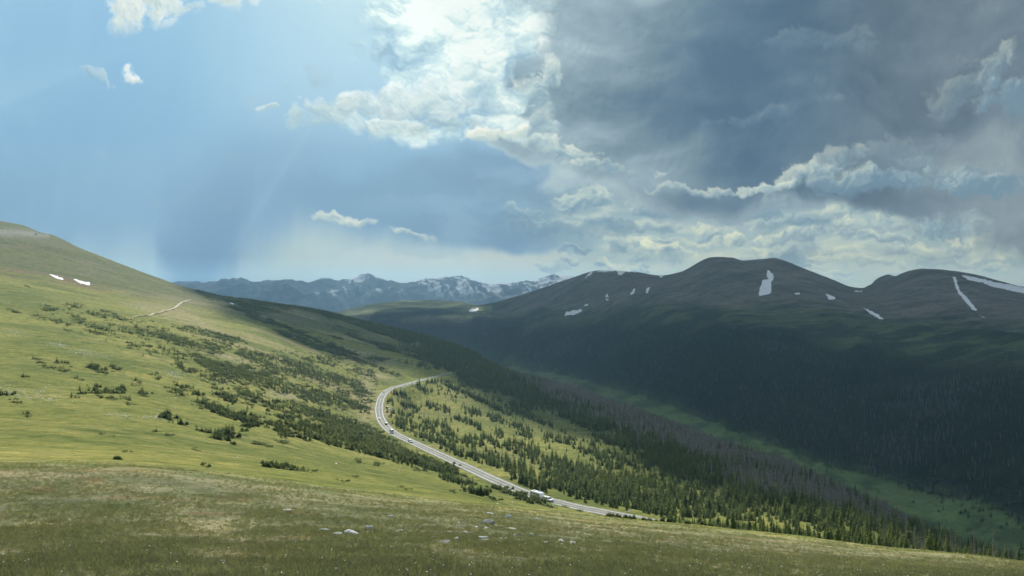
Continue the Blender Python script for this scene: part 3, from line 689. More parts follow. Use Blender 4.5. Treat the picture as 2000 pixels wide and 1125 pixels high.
# ------------------------------------------------------------------ unseen cloud sheets added overhead, cut to shade part of the land
LIT = [(-690, 380), (0, 433), (100, 462), (200, 506), (300, 545), (368, 566), (430, 606), (520, 645), (600, 680), (650, 694), (720, 708), (770, 716), (830, 728), (885, 748), (930, 778),
       (985, 808), (1060, 845), (1130, 885), (1200, 920), (1290, 950), (1400, 980), (1500, 998), (1700, 1030), (1850, 1070, 270), (1990, 1100, 215), (2040, 1105, 60),
       (1950, 1099, 52), (1700, 1072), (1300, 1031), (1000, 990), (700, 960), (350, 922), (0, 913), (-690, 905)]
def build_shade_clouds():
    p = np.array([q[:2] for q in LIT], float)
    h = hit(p[:, 0], p[:, 1] + np.where(p[:, 1] < 900, 1.5, 0), 45)
    for i, q in enumerate(LIT):
        if len(q) == 3: h[i] = ((q[0] - 1000) / F * q[2], q[2], 0)
    ok = ~np.isnan(h[:, 0]); lit = h[ok][:, :2]; push = (p[ok][:, 0] < 366) & (p[ok][:, 1] < 566); lit[push] *= 1.45
    H = 4600.0; cs = 30.0
    s = np.array(SDIR)
    off = s[:2] / s[2] * H
    xs = np.arange(-9000, 9000, cs); ys = np.arange(-2500, 12200, cs)
    X, Y = np.meshgrid(xs, ys)
    gx = X.copy(); gy = Y.copy(); gz = np.zeros(X.shape)
    for _ in range(4):
        t = (H - gz) / s[2]; gx = X - s[0] * t; gy = Y - s[1] * t
        gz = np.where(gy > 14, height(gx.ravel(), np.maximum(gy, 14).ravel(), False).reshape(X.shape), -5)
    jx = fbm(gx / 160, gy / 160, 4) * 30; jy = fbm(gx / 160 + 9, gy / 160, 4) * 30
    k = np.clip(gy / 500, 0.05, 1)
    inside = inpoly(gx + jx * k, gy + jy * k, [tuple(q) for q in lit])
    px = 1000 + F * gx / np.maximum(gy, 5)
    green = (gy > 5000) & (px > 560) & (px < 935) & (gy < 7000) & (fbm(gx / 700, gy / 500, 3) > -0.35) & (gz > -170)
    back = (gy > 8300)
    nearf = (gy < 31 + 10 * fbm(gx / 30, gy / 30, 3))
    inside |= (gy < 75) & ~nearf & (gx < 50)
    shade = ~inside & ~green & ~back & (gy > -2200)
    for nm, sel, a, lab in [('storm_cloud', shade & ~nearf, 0.0, 'broad unseen cloud sheet added to shade the valley'), ('thin_shade_cloud', shade & nearf, 0.62, 'thin unseen cloud sheet added to dim the near meadow')]:
        q = sel[:-1, :-1] & sel[1:, :-1] & sel[:-1, 1:] & sel[1:, 1:]
        nr, nc = X.shape; idx = np.arange(nr * nc).reshape(nr, nc)
        qq = np.stack([idx[:-1, :-1], idx[:-1, 1:], idx[1:, 1:], idx[1:, :-1]], -1)[q]
        if not len(qq): continue
        used = np.unique(qq); mp = np.full(nr * nc, -1, np.int64); mp[used] = np.arange(len(used)); qq = mp[qq]
        bx = X.ravel()[used]; by = Y.ravel()[used]
        zb = H + fbm(bx / 600, by / 600, 4) * 10; zt = H + 45 + fbm(bx / 700 + 5, by / 700, 5) * 30
        n = len(used)
        V = np.vstack([np.stack([bx, by, zb], 1), np.stack([bx, by, zt], 1)])
        e = np.vstack([qq[:, [0, 1]], qq[:, [1, 2]], qq[:, [2, 3]], qq[:, [3, 0]]])
        key = np.sort(e, 1); key = key[:, 0] * n + key[:, 1]
        u, inv, cnt = np.unique(key, return_inverse=True, return_counts=True)
        be = e[cnt[inv] == 1]
        side = np.stack([be[:, 0], be[:, 1], be[:, 1] + n, be[:, 0] + n], 1)
        Q = np.vstack([qq[:, ::-1], qq + n, side])
        m = bpy.data.materials.new(nm); m.use_nodes = True; nt = m.node_tree
        bs = nt.nodes['Principled BSDF']; bs.inputs['Base Color'].default_value = (0.9, 0.9, 0.92, 1); bs.inputs['Roughness'].default_value = 1
        tl = nt.nodes.new('ShaderNodeBsdfTranslucent'); tl.inputs[0].default_value = (0.95, 0.96, 1.0, 1); m2 = nt.nodes.new('ShaderNodeMixShader'); m2.inputs[0].default_value = 0.45
        nt.links.new(bs.outputs[0], m2.inputs[1]); nt.links.new(tl.outputs[0], m2.inputs[2]); nt.links.new(m2.outputs[0], nt.nodes['Material Output'].inputs[0])
        if a > 0:
            tr = nt.nodes.new('ShaderNodeBsdfTransparent'); mx = nt.nodes.new('ShaderNodeMixShader'); mx.inputs[0].default_value = a
            nt.links.new(m2.outputs[0], mx.inputs[1]); nt.links.new(tr.outputs[0], mx.inputs[2]); nt.links.new(mx.outputs[0], nt.nodes['Material Output'].inputs[0])
        o = link(nm, mesh_from(nm, V, Q), m); tag(o, lab, 'cloud', kind='stuff')
build_shade_clouds()

# ================================================================== materials for things
def simple_mat(name, col, rough=0.7, metal=0.0, spec=0.4, vary=0.0, nscale=8.0):
    m = bpy.data.materials.new(name); m.use_nodes = True; g = G(m.node_tree); bs = m.node_tree.nodes['Principled BSDF']
    c = (col[0], col[1], col[2], 1)
    tc = g.node('ShaderNodeTexCoord'); n = g.noise(tc.outputs['Object'], nscale, 5, 0.6)
    g.put(bs.inputs['Base Color'], g.mix(g.step(n, 0.3, 0.7), tuple(x * (1 - vary) for x in c[:3]) + (1,), tuple(min(1, x * (1 + vary)) for x in c[:3]) + (1,)))
    bs.inputs['Roughness'].default_value = rough; bs.inputs['Metallic'].default_value = metal
    bs.inputs['Specular IOR Level'].default_value = spec
    return m
def leaf_mat(name, a, b, trans=0.25):
    m = bpy.data.materials.new(name); m.use_nodes = True; nt = m.node_tree; g = G(nt); bs = nt.nodes['Principled BSDF']
    oi = g.node('ShaderNodeObjectInfo'); geo = g.node('ShaderNodeNewGeometry')
    n = g.noise(geo.outputs['Position'], 0.9, 4, 0.7)
    f = g.m('ADD', g.mul(oi.outputs['Random'], 0.65), g.mul(g.sub(n, 0.5), 1.1), clamp=True)
    col = g.mix(f, a + (1,), b + (1,))
    big = g.noise(geo.outputs['Position'], 0.02, 4, 0.6)
    col = g.mix(g.mul(g.step(big, 0.4, 0.62), 0.5), col, g.mix(1.0, col, (1.35, 1.2, .9, 1), 'MULTIPLY'))
    g.put(bs.inputs['Base Color'], col); bs.inputs['Roughness'].default_value = 0.85; bs.inputs['Specular IOR Level'].default_value = 0.15
    if trans:
        tr = g.node('ShaderNodeBsdfTranslucent'); g.put(tr.inputs[0], g.mix(1.0, col, (1.3, 1.5, .7, 1), 'MULTIPLY'))
        mx = g.node('ShaderNodeMixShader'); mx.inputs[0].default_value = trans
        g.l.new(bs.outputs[0], mx.inputs[1]); g.l.new(tr.outputs[0], mx.inputs[2]); g.l.new(mx.outputs[0], nt.nodes['Material Output'].inputs[0])
    return m
M_NEEDLE = leaf_mat('spruce_needles', (0.085, 0.120, 0.044), (0.20, 0.235, 0.074), 0.45)
M_SHRUB = leaf_mat('shrub_needles', (0.095, 0.132, 0.048), (0.21, 0.24, 0.078), 0.45)
M_FARNEEDLE = leaf_mat('far_needles', (0.016, 0.030, 0.022), (0.070, 0.092, 0.048), 0.0)
M_BARK = simple_mat('bark', (0.085, 0.062, 0.045), 0.9, vary=0.3)
M_DEAD = simple_mat('dead_wood', (0.26, 0.23, 0.205), 0.9, vary=0.3)
M_WALLDEAD = simple_mat('wall_dead_wood', (0.20, 0.19, 0.18), 0.9, vary=0.3)
M_FARDEAD = simple_mat('far_dead_wood', (0.34, 0.30, 0.255), 0.9, vary=0.35)

# ================================================================== tree meshes (one metre tall, scaled when placed)
def tree_parts(rs, levels, per, rad, low=0.04, droop=0.35, wide=0.5, power=0.85):
    V = []; Fc = []
    lean = rs.uniform(-0.02, 0.02, 2)
    for i in range(levels):
        f = i / (levels - 1); z = low + (0.985 - low) * f
        r0 = rad * (1 - f) ** power * (0.8 + 0.35 * rs.random()) + 0.012
        if f < 0.12: r0 *= 0.75
        n = max(3, int(per * (1 - 0.5 * f)))
        a0 = rs.random() * 6.28
        for k in range(n):
            if rs.random() < 0.10: continue
            a = a0 + 6.283 * k / n + rs.uniform(-.3, .3); r = r0 * rs.uniform(0.6, 1.18)
            ca, sa = math.cos(a), math.sin(a); w = r * wide * rs.uniform(.7, 1.2) + 0.006
            d = droop * r * rs.uniform(.5, 1.3); zz = z + rs.uniform(-.015, .015)
            ox, oy = lean * f
            b = len(V)
            V += [(ox, oy, zz + 0.02), (ox + ca * r * .6 - sa * w, oy + sa * r * .6 + ca * w, zz - d * .5), (ox + ca * r, oy + sa * r, zz - d + rs.uniform(0, .02)), (ox + ca * r * .6 + sa * w, oy + sa * r * .6 - ca * w, zz - d * .65 - 0.012)]
            Fc.append((b, b + 1, b + 2, b + 3))
    b = len(V)
    V += [(lean[0] - .012, lean[1], .93), (lean[0] + .012, lean[1], .93), (lean[0], lean[1] + .002, 1.0), (lean[0], lean[1], 1.0)]
    Fc.append((b, b + 1, b + 2, b + 3))
    return np.array(V), np.array(Fc)
def trunk_parts(r0, r1, h, seg=6, z0=-0.06):
    V = []; Q = []
    zs = [z0, h * 0.5, h]; rr = [r0 * 1.15, (r0 + r1) / 2, r1]
    for z, r in zip(zs, rr):
        for k in range(seg): a = 6.283 * k / seg; V.append((math.cos(a) * r, math.sin(a) * r, z))
    for j in range(2):
        for k in range(seg): Q.append((j * seg + k, j * seg + (k + 1) % seg, (j + 1) * seg + (k + 1) % seg, (j + 1) * seg + k))
    return np.array(V), np.array(Q)
def join(parts):
    V = []; Q = []; n = 0
    for v, q in parts: V.append(v); Q.append(q + n); n += len(v)
    return np.vstack(V), np.vstack(Q)
def dead_parts(rs, nb, far=False):
    P = [trunk_parts(0.016 if not far else 0.028, 0.003, 1.0, 5 if not far else 4)]
    V = []; Q = []
    for _ in range(nb):
        z = rs.uniform(.15, .95); r = 0.15 * (1.05 - z) * rs.uniform(.4, 1.2) + .015; a = rs.random() * 6.28
        ca, sa = math.cos(a), math.sin(a); t = 0.004 if not far else 0.016; dz = rs.uniform(-.05, .03)
        b = len(V)
        V += [(0, 0, z + t), (0, 0, z - t), (ca * r, sa * r, z + dz - t), (ca * r - sa * t, sa * r + ca * t, z + dz + t)]
        Q.append((b, b + 1, b + 2, b + 3))
    P.append((np.array(V), np.array(Q)))
    return join(P)
def shrub_parts(rs, n, levels, per, spread=(1.0, 0.6)):
    P = []
    for k in range(n):
        f = rs.random() ** .6; a = rs.random() * 6.28
        cx, cy = math.cos(a) * f * spread[0], math.sin(a) * f * spread[1]
        h = (1.0 - 0.55 * f) * rs.uniform(.6, 1.05); v, q = tree_parts(rs, levels, per, 0.42, 0.02, 0.25, 0.6, 0.6)
        v = v * np.array([0.75, 0.75, h]) + np.array([cx, cy, -0.04]); P.append((v, q))
    return join(P)

def me_leaf(name, parts, mat, smooth=False):
    me = mesh_from(name, parts[0], parts[1], smooth); me.materials.append(mat); return me
ME_TRUNK = me_leaf('trunk', trunk_parts(0.020, 0.006, 0.9), M_BARK)
ME_CROWN = [me_leaf('crown', tree_parts(np.random.default_rng(s), 17, 10, rd, lw, dr, .5, pw), M_NEEDLE) for s, rd, lw, dr, pw in
            [(1, .23, .05, .4, .85), (2, .20, .03, .5, .8), (3, .26, .04, .35, .9), (4, .29, .02, .3, .75), (5, .22, .08, .45, .7)]]
ME_DEADT = [me_leaf('trunk', trunk_parts(0.018, 0.003, 1.0), M_DEAD) for s in range(2)]
def twig(s):
    v, q = dead_parts(np.random.default_rng(s), 46); return v[18:], q[12:] - 18 if False else q[12:] - 18
ME_TWIGS = []
for s in (1, 2, 3):
    v, q = dead_parts(np.random.default_rng(s), 46)
    nt_ = 15; q2 = q[q.min(1) >= nt_] - nt_
    ME_TWIGS.append(me_leaf('branches', (v[nt_:], q2), M_DEAD))
ME_SHRUB = [me_leaf('foliage', shrub_parts(np.random.default_rng(20 + s), n, 9, 8, sp), M_SHRUB) for s, (n, sp) in
            enumerate([(9, (1.0, .6)), (13, (1.5, .6)), (6, (.6, .5)), (16, (2.0, .7))])]
ME_SSTEM = me_leaf('stem', trunk_parts(0.05, 0.02, 0.5), M_BARK)

LOD = bpy.data.collections.new('tree_sources')     # never linked: only feeds the geometry nodes
def src(name, me):
    o = bpy.data.objects.new(name, me); return o
def source_coll(name, meshes):
    c = bpy.data.collections.new(name)
    for i, me in enumerate(meshes): c.objects.link(src('%s_%02d' % (name, i), me))
    return c
C_SPR = source_coll('spruce_source', [me_leaf('spruce', join([tree_parts(np.random.default_rng(40 + s), 11, 9, .20 + .025 * s, .03), trunk_parts(.02, .006, .5, 4)]), M_NEEDLE) for s in range(4)])
C_SHR = source_coll('shrub_source', [me_leaf('shrub', shrub_parts(np.random.default_rng(60 + s), 5 + 2 * s, 6, 6, (1 + .3 * s, .6)), M_SHRUB) for s in range(4)])
C_FAR = source_coll('far_source', [me_leaf('spruce', tree_parts(np.random.default_rng(80 + s), 6, 6, .15 + .02 * s, .02, .5, .7), M_FARNEEDLE) for s in range(4)])
C_FDEAD = source_coll('dead_source', [me_leaf('dead_spruce', dead_parts(np.random.default_rng(90 + s), 42, True), M_FARDEAD) for s in range(3)])

C_WDEAD = source_coll('wall_dead_source', [me_leaf('dead_spruce', dead_parts(np.random.default_rng(95 + s), 30, True), M_WALLDEAD) for s in range(3)])

def gn_scatter(name, pts, scl, rot, coll, pick, kindlabel):
    n = len(pts)
    if n == 0: return None
    me = bpy.data.meshes.new(name); me.vertices.add(n); me.vertices.foreach_set('co', np.asarray(pts, np.float32).ravel())
    a = me.attributes.new('scl', 'FLOAT_VECTOR', 'POINT'); a.data.foreach_set('vector', np.asarray(scl, np.float32).ravel())
    a = me.attributes.new('rotz', 'FLOAT_VECTOR', 'POINT'); a.data.foreach_set('vector', np.stack([np.zeros(n), np.zeros(n), rot], 1).astype(np.float32).ravel())
    a = me.attributes.new('pick', 'INT', 'POINT'); a.data.foreach_set('value', np.asarray(pick, np.int32))
    o = bpy.data.objects.new(name, me); C.objects.link(o)
    ng = bpy.data.node_groups.new(name, 'GeometryNodeTree')
    ng.interface.new_socket('Geometry', in_out='INPUT', socket_type='NodeSocketGeometry')
    ng.interface.new_socket('Geometry', in_out='OUTPUT', socket_type='NodeSocketGeometry')
    N, Lk = ng.nodes, ng.links
    gi = N.new('NodeGroupInput'); go = N.new('NodeGroupOutput'); ip = N.new('GeometryNodeInstanceOnPoints'); ci = N.new('GeometryNodeCollectionInfo')
    ci.inputs['Collection'].default_value = coll; ci.inputs['Separate Children'].default_value = True; ci.inputs['Reset Children'].default_value = True
    def attr(nm, t):
        q = N.new('GeometryNodeInputNamedAttribute'); q.data_type = t; q.inputs['Name'].default_value = nm; return q.outputs['Attribute']
    ip.inputs['Pick Instance'].default_value = True
    Lk.new(gi.outputs[0], ip.inputs['Points']); Lk.new(ci.outputs[0], ip.inputs['Instance'])
    Lk.new(attr('scl', 'FLOAT_VECTOR'), ip.inputs['Scale']); Lk.new(attr('rotz', 'FLOAT_VECTOR'), ip.inputs['Rotation']); Lk.new(attr('pick', 'INT'), ip.inputs['Instance Index'])
    Lk.new(ip.outputs[0], go.inputs[0])
    md = o.modifiers.new('scatter', 'NODES'); md.node_group = ng
    tag(o, kindlabel, kind='stuff')
    return o

# ------------------------------------------------------------------ what can be seen of the ground (running horizon)
VD = np.exp(np.linspace(math.log(12), math.log(7600), 800)); VP = np.arange(-400, 2401, 8.0)
_vx = (VP[:, None] - 1000) / F * VD[None]; _vd = np.broadcast_to(VD[None], _vx.shape)
_vy = HORIZON - height(_vx.ravel(), _vd.ravel()).reshape(_vx.shape) / _vd * F
VMIN = np.minimum.accumulate(_vy, 1)
def visible(px, D, Y, h):
    i = np.clip(((px + 400) / 8).round().astype(int), 0, len(VP) - 1); j = np.clip(np.searchsorted(VD, D) - 1, 0, len(VD) - 1)
    return (Y - h * F / D) < VMIN[i, j] + 1.0

def world_scatter(px0, px1, d0, d1, spacing, seed):
    """random positions with even density on the ground, between two bearings and two distances"""
    rs = np.random.default_rng(seed)
    n = int((px1 - px0) / F * (d1 * d1 - d0 * d0) / 2 / spacing**2)
    px = rs.uniform(px0, px1, n); D = np.sqrt(rs.uniform(d0 * d0, d1 * d1, n))
    return px, D, (px - 1000) / F * D, rs

TREES = []     # (x, y, z, h, px, Y, kind)   kind: 0 conifer, 1 dead, 2 shrub
def put_trees(x, D, h, kind, px=None):
    z = height(x, D); px = 1000 + F * x / D; Y = HORIZON - z / D * F
    rd = np.interp(px, [1000, 1075, 1140, 1200, 1290, 1330], [362, 340, 322, 308, 290, 100])
    v = visible(px, D, Y, h) & ~((np.asarray(kind) != 2) & (px > 1040) & (px < 1300) & (D < rd + 8)) & ~((road_dist(x, D) < 7.0) & (D < 1300))
    for q in zip(x[v], D[v], z[v], h[v], px[v], Y[v], np.broadcast_to(kind, x.shape)[v]): TREES.append(q)

def ellipses(E, kind, hm, dens, seed):
    """clusters: picture ellipses (cx, cy, rx, ry[, tilt]) filled on the ground below them"""
    rs = np.random.default_rng(seed); P = []
    for e in E:
        cx, cy, rx, ry = e[:4]; tl = e[4] if len(e) > 4 else 0.30
        c = hit(cx, cy, 60)[0]
        if np.isnan(c[0]): continue
        hme = min(hm, max(1.6 if cy < 780 else 0.5, 2.1 * ry * c[1] / F)) if kind == 2 else min(hm, 4.5 * ry * c[1] / F)
        w = hme * 0.9 * F / c[1]; hh = hme * F / c[1]
        n = max(1, int(3.14 * rx * ry / (w * max(0.35 * hh, 1.0)) * dens))
        a = rs.random(n) * 6.283; r = np.sqrt(rs.random(n)) * (1 + .45 * np.abs(rs.normal(0, 1, n)) * (kind == 2 and cy < 860))
        ex = np.cos(a) * r * rx; ey = np.sin(a) * r * ry + ex * tl
        P.append(np.stack([cx + ex, cy + ey + hh * 0.25, np.full(n, hme)], 1))
    P = np.vstack(P); H3 = hit(P[:, 0], P[:, 1], 60); ok = ~np.isnan(H3[:, 0]); H3 = H3[ok]; hq = P[ok, 2]
    h = hq * np.clip(rs.normal(1, .28, len(H3)), .4, 1.7)
    put_trees(H3[:, 0], H3[:, 1], h, kind)

# krummholz thickets on the left slope
SH = [(22, 605, 10, 3), (53, 559, 8, 1.5), (101, 603, 16, 5), (75, 619, 10, 5), (137, 597, 14, 4), (153, 596, 8, 4), (110, 625, 18, 4), (187, 613, 14, 5), (213, 612, 16, 4), (240, 622, 16, 3), (155, 622, 14, 5), (165, 632, 16, 3),
      (203, 643, 18, 5), (187, 648, 20, 3), (235, 640, 22, 5), (256, 672, 11, 6), (277, 671, 6, 4), (268, 641, 10, 5), (283, 650, 16, 6), (315, 651, 24, 8), (338, 661, 26, 8), (373, 671, 34, 8), (384, 646, 26, 6), (432, 665, 22, 6), (350, 640, 10, 3), (410, 684, 20, 5),
      (293, 684, 9, 6), (333, 685, 22, 4), (360, 690, 14, 4), (427, 677, 18, 4), (133, 644, 8, 2), (67, 699, 8, 3), (88, 712, 13, 4), (110, 706, 8, 3), (128, 708, 8, 3), (128, 723, 8, 2), (217, 715, 15, 4), (178, 716, 8, 4), (195, 722, 14, 4),
      (47, 732, 6, 3), (152, 737, 8, 3), (190, 759, 9, 8), (207, 762, 6, 6), (231, 766, 15, 9), (192, 770, 7, 4), (207, 776, 7, 3), (220, 777, 7, 3), (154, 762, 6, 4), (143, 773, 7, 4), (277, 768, 8, 4), (275, 762, 5, 3), (249, 788, 8, 3), (28, 784, 10, 4), (49, 809, 10, 4), (5, 769, 8, 3), (18, 777, 5, 2),
      (332, 819, 17, 8), (192, 845, 10, 2.5), (313, 844, 12, 3), (420, 845, 12, 9), (444, 850, 26, 8), (387, 835, 5, 3), (304, 731, 8, 4), (267, 743, 9, 2), (260, 750, 4, 2), (243, 881, 7, 2), (230, 896, 9, 2), (381, 876, 8, 3), (402, 907, 11, 4),
      (535, 907, 28, 6, .1), (575, 914, 28, 5, .2), (345, 700, 14, 5), (363, 717, 16, 6), (387, 699, 16, 6), (416, 710, 32, 10), (453, 728, 36, 12), (405, 733, 26, 6), (493, 693, 26, 7), (480, 722, 16, 8), (357, 760, 26, 7), (331, 756, 7, 4), (345, 765, 16, 4),
      (453, 773, 30, 6), (485, 768, 26, 7), (400, 786, 16, 7), (418, 800, 36, 6), (450, 808, 28, 6), (476, 816, 26, 7), (487, 827, 14, 6), (430, 656, 26, 5), (465, 663, 14, 5), (421, 682, 14, 4), (499, 701, 32, 6), (538, 700, 36, 5), (525, 716, 18, 8), (566, 725, 18, 7),
      (435, 720, 32, 9), (488, 731, 40, 12), (525, 738, 22, 10), (596, 720, 32, 10), (631, 737, 36, 10), (677, 742, 26, 5), (626, 702, 12, 6), (600, 704, 12, 5), (646, 709, 8, 5), (698, 721, 9, 6), (721, 728, 9, 6), (728, 711, 8, 4), (746, 721, 8, 4), (767, 728, 11, 4),
      (705, 706, 15, 4), (690, 700, 14, 4), (660, 694, 14, 4), (562, 761, 42, 9), (631, 773, 50, 11), (700, 758, 14, 6), (670, 765, 12, 6), (706, 768, 10, 8), (698, 792, 26, 8), (485, 768, 24, 6), (446, 776, 20, 6), (548, 797, 30, 6), (596, 801, 40, 8), (654, 818, 50, 9),
      (696, 829, 32, 7), (435, 804, 34, 5), (492, 818, 30, 5), (529, 829, 22, 6), (548, 844, 11, 8), (583, 847, 24, 9), (622, 852, 16, 5), (650, 862, 20, 7), (610, 835, 30, 4), (575, 820, 30, 5), (700, 862, 40, 11), (745, 868, 36, 10), (700, 846, 42, 8), (775, 880, 34, 8),
      (742, 850, 16, 6), (499, 864, 9, 4), (520, 869, 9, 3), (548, 862, 13, 3), (858, 893, 18, 5), (880, 916, 20, 7), (860, 905, 16, 7), (883, 931, 8, 3), (820, 893, 20, 7), (701, 901, 9, 4), (740, 907, 8, 4), (786, 952, 8, 4), (693, 929, 7, 3), (665, 938, 10, 1.5),
      (884, 958, 7, 3), (915, 955, 13, 7), (935, 961, 5, 6), (962, 972, 10, 4), (965, 950, 12, 4), (985, 957, 12, 4), (1007, 966, 16, 8), (1018, 962, 6, 9), (1040, 976, 16, 7), (1068, 986, 14, 2.5), (1098, 986, 12, 2.5), (1108, 978, 4, 7), (1186, 1008, 12, 3, 0.15), (1206, 1011, 14, 3, .15), (1130, 996, 6, 2), (1232, 1013, 16, 3, .15), (1260, 1017, 16, 3, .15), (1300, 1022, 18, 3, .15), (1345, 1028, 22, 3, .15), (1400, 1034, 30, 3, .15), (790, 898, 12, 5), (840, 912, 8, 4), (810, 915, 8, 3), (770, 900, 8, 3)]
ellipses([e for e in SH if e[1] < 700], 2, 2.2, 0.8, 31)
ellipses([e for e in SH if e[1] >= 700 and e[1] < 850], 2, 2.3, 1.0, 32)
ellipses([e for e in SH if e[1] >= 850], 2, 2.4, 1.4, 33)
ellipses([e for e in SH if e[0] < 560 and e[1] < 860], 0, 2.6, 0.5, 36)
# looser growth between the thickets
px, D, x, rs = world_scatter(30, 780, 230, 1250, 3.6, 37)
z = height(x, D); Y = HORIZON - z / D * F
keep = inpoly(px, Y, [(60, 590), (250, 620), (400, 640), (520, 682), (640, 692), (735, 722), (742, 745), (722, 800), (715, 835), (560, 815), (400, 800), (320, 765), (330, 715), (150, 650)])
dn = sstep(fbm((x + D * .55) / 16, (D - x * .35) / 55, 5), 0.12, 0.30) * (.25 + .75 * sstep(px, 240, 420)) * (1 - .9 * sstep(fbm(x / 90 + 4, D / 110, 3), .05, .3))
dn = np.maximum(dn, .035 + .10 * sstep(px, 380, 560))
keep &= rs.random(len(px)) < dn * .9
put_trees(x[keep], D[keep], rs.normal(1, .3, keep.sum()).clip(.4, 1.8) * 2.1, np.where(rs.random(keep.sum()) < .35, 0, 2))
# small firs standing among them
ellipses([e for e in SH if e[0] > 540 and 700 <= e[1] < 900], 0, 3.6, 0.9, 34)
# the dense belt of small firs along the uphill side of the road
px, D, x, rs = world_scatter(520, 960, 180, 760, 2.8, 35)
z = height(x, D); Y = HORIZON - z / D * F
keep = inpoly(px, Y, [(545, 815), (600, 795), (660, 815), (700, 838), (735, 850), (765, 868), (800, 880), (850, 903), (890, 925), (930, 950), (900, 950), (850, 932), (790, 912), (720, 890), (640, 868), (590, 850), (545, 832)])
keep &= (rs.random(len(px)) < 0.8 * sstep(fbm(x / 11, D / 16, 4), -0.15, 0.22)) & (road_dist(x, D) > 8)
put_trees(x[keep], D[keep], rs.normal(1, .3, keep.sum()).clip(.3, 1.8) * 2.7, np.where(rs.random(keep.sum()) < .7, 0, 2))
# clusters of conifers right of the road
SP = [(761, 783, 9, 5), (764, 807, 9, 7), (783, 770, 20, 5), (814, 796, 9, 6), (792, 808, 16, 4), (808, 829, 42, 6), (775, 829, 14, 7), (839, 828, 16, 8), (855, 795, 24, 7), (842, 857, 24, 5), (876, 848, 15, 10), (868, 864, 18, 6), (920, 803, 20, 7), (907, 820, 18, 6),
      (970, 817, 22, 6), (932, 832, 12, 5), (974, 846, 9, 9), (920, 862, 26, 11), (951, 857, 14, 8), (982, 869, 20, 7), (1029, 873, 30, 8), (1023, 848, 16, 7), (1020, 834, 20, 6), (873, 879, 36, 6), (935, 893, 42, 8), (998, 908, 52, 11), (1060, 898, 46, 10),
      (1045, 940, 42, 12), (1107, 944, 52, 16), (1169, 948, 50, 18), (1215, 962, 40, 18), (1153, 882, 34, 7), (1088, 856, 26, 5), (1113, 862, 10, 9), (1215, 898, 22, 5), (1185, 905, 30, 8), (1120, 908, 40, 10), (1100, 925, 50, 10), (1150, 925, 50, 10), (1010, 935, 22, 6),
      (905, 765, 50, 4, .45), (960, 790, 40, 5, .45), (1010, 800, 30, 5, .35), (1050, 818, 30, 6, .4), (820, 757, 16, 3), (795, 790, 14, 4), (868, 832, 16, 5), (930, 775, 22, 4, .4), (1240, 930, 30, 8), (1260, 975, 34, 12), (1290, 990, 30, 12), (818, 749, 6, 5), (850, 744, 18, 3, -.2), (885, 752, 18, 8), (912, 748, 18, 10)]
ellipses(SP, 0, 5.0, 3.2, 41)
# loose young trees on the same slope
px, D, x, rs = world_scatter(760, 1500, 300, 1150, 6.0, 42)
z = height(x, D); Y = HORIZON - z / D * F
keep = inpoly(px, Y, [(762, 765), (880, 745), (985, 785), (1090, 822), (1210, 875), (1370, 948), (1450, 1000), (1300, 1010), (1100, 970), (980, 935), (850, 875), (775, 835)])
dn = sstep(fbm(x / 40, D / 60, 4), 0.0, 0.3) * 0.45 + 0.07 + 0.75 * sstep(Y, 890, 950) + 0.6 * sstep(px, 1180, 1330)
keep &= rs.random(len(px)) < dn
put_trees(x[keep], D[keep], rs.normal(1, .32, keep.sum()).clip(.3, 1.7) * np.where(px[keep] > 1200, 5.4, 4.6), 0)
# row of trees below the right edge of the near meadow
px, D, x, rs = world_scatter(1120, 2300, 140, 520, 3.6, 43)
z = height(x, D); Y = HORIZON - z / D * F
edge = np.interp(px, [1120, 1280, 1400, 1600, 1800, 2000, 2300], [1000, 1012, 1028, 1045, 1066, 1096, 1150])
lim = np.interp(px, [1120, 1300, 1500, 1700, 1850, 2000], [500, 440, 340, 270, 220, 185])
keep = (D < lim) & (road_dist(x, D) > 8.5) & (rs.random(len(px)) < 0.8 - 0.55 * sstep(px, 1880, 1990)) & ~((px < 1290) & (D < 262))
hh = rs.normal(1, .25, len(px)).clip(.4, 1.6) * np.interp(px, [1150, 1400, 1700, 2000], [4.6, 3.6, 3.6, 4.4])
put_trees(x[keep], D[keep], hh[keep], 0)
px, D, x, rs = world_scatter(1620, 2150, 150, 215, 3.6, 44)
keep = rs.random(len(px)) < 0.5 * sstep(px, 1680, 1930)
put_trees(x[keep], D[keep], rs.normal(1, .25, keep.sum()).clip(.5, 1.5) * 6.6, 1)
# the shadowed ridge: streaky thickets
px, D, x, rs = world_scatter(380, 960, 900, 1650, 4.2, 45)
z = height(x, D); Y = HORIZON - z / D * F
keep = inpoly(px, Y, [(372, 562), (450, 578), (511, 587), (572, 595), (657, 612), (723, 628), (784, 645), (850, 662), (940, 700), (960, 770), (900, 742), (870, 722), (830, 722), (720, 702), (640, 690), (600, 676), (520, 640), (430, 600)])
dn = sstep(fbm(x / 70, (D + x * .5) / 38, 4) + 0.42 * sstep(px, 600, 900) - 0.30 * sstep(Y, 690, 720), -0.02, 0.16)
crest = sstep(D, D10F(px) - 150, D10F(px) - 20)
dn = np.maximum(dn, crest * 0.8 * sstep(px, 400, 560))
keep &= rs.random(len(px)) < dn
put_trees(x[keep], D[keep], rs.normal(1, .3, keep.sum()).clip(.4, 1.8) * np.interp(px[keep], [400, 700, 900], [3.0, 4.2, 8.0]), np.where(px[keep] > 760, 0, 2))
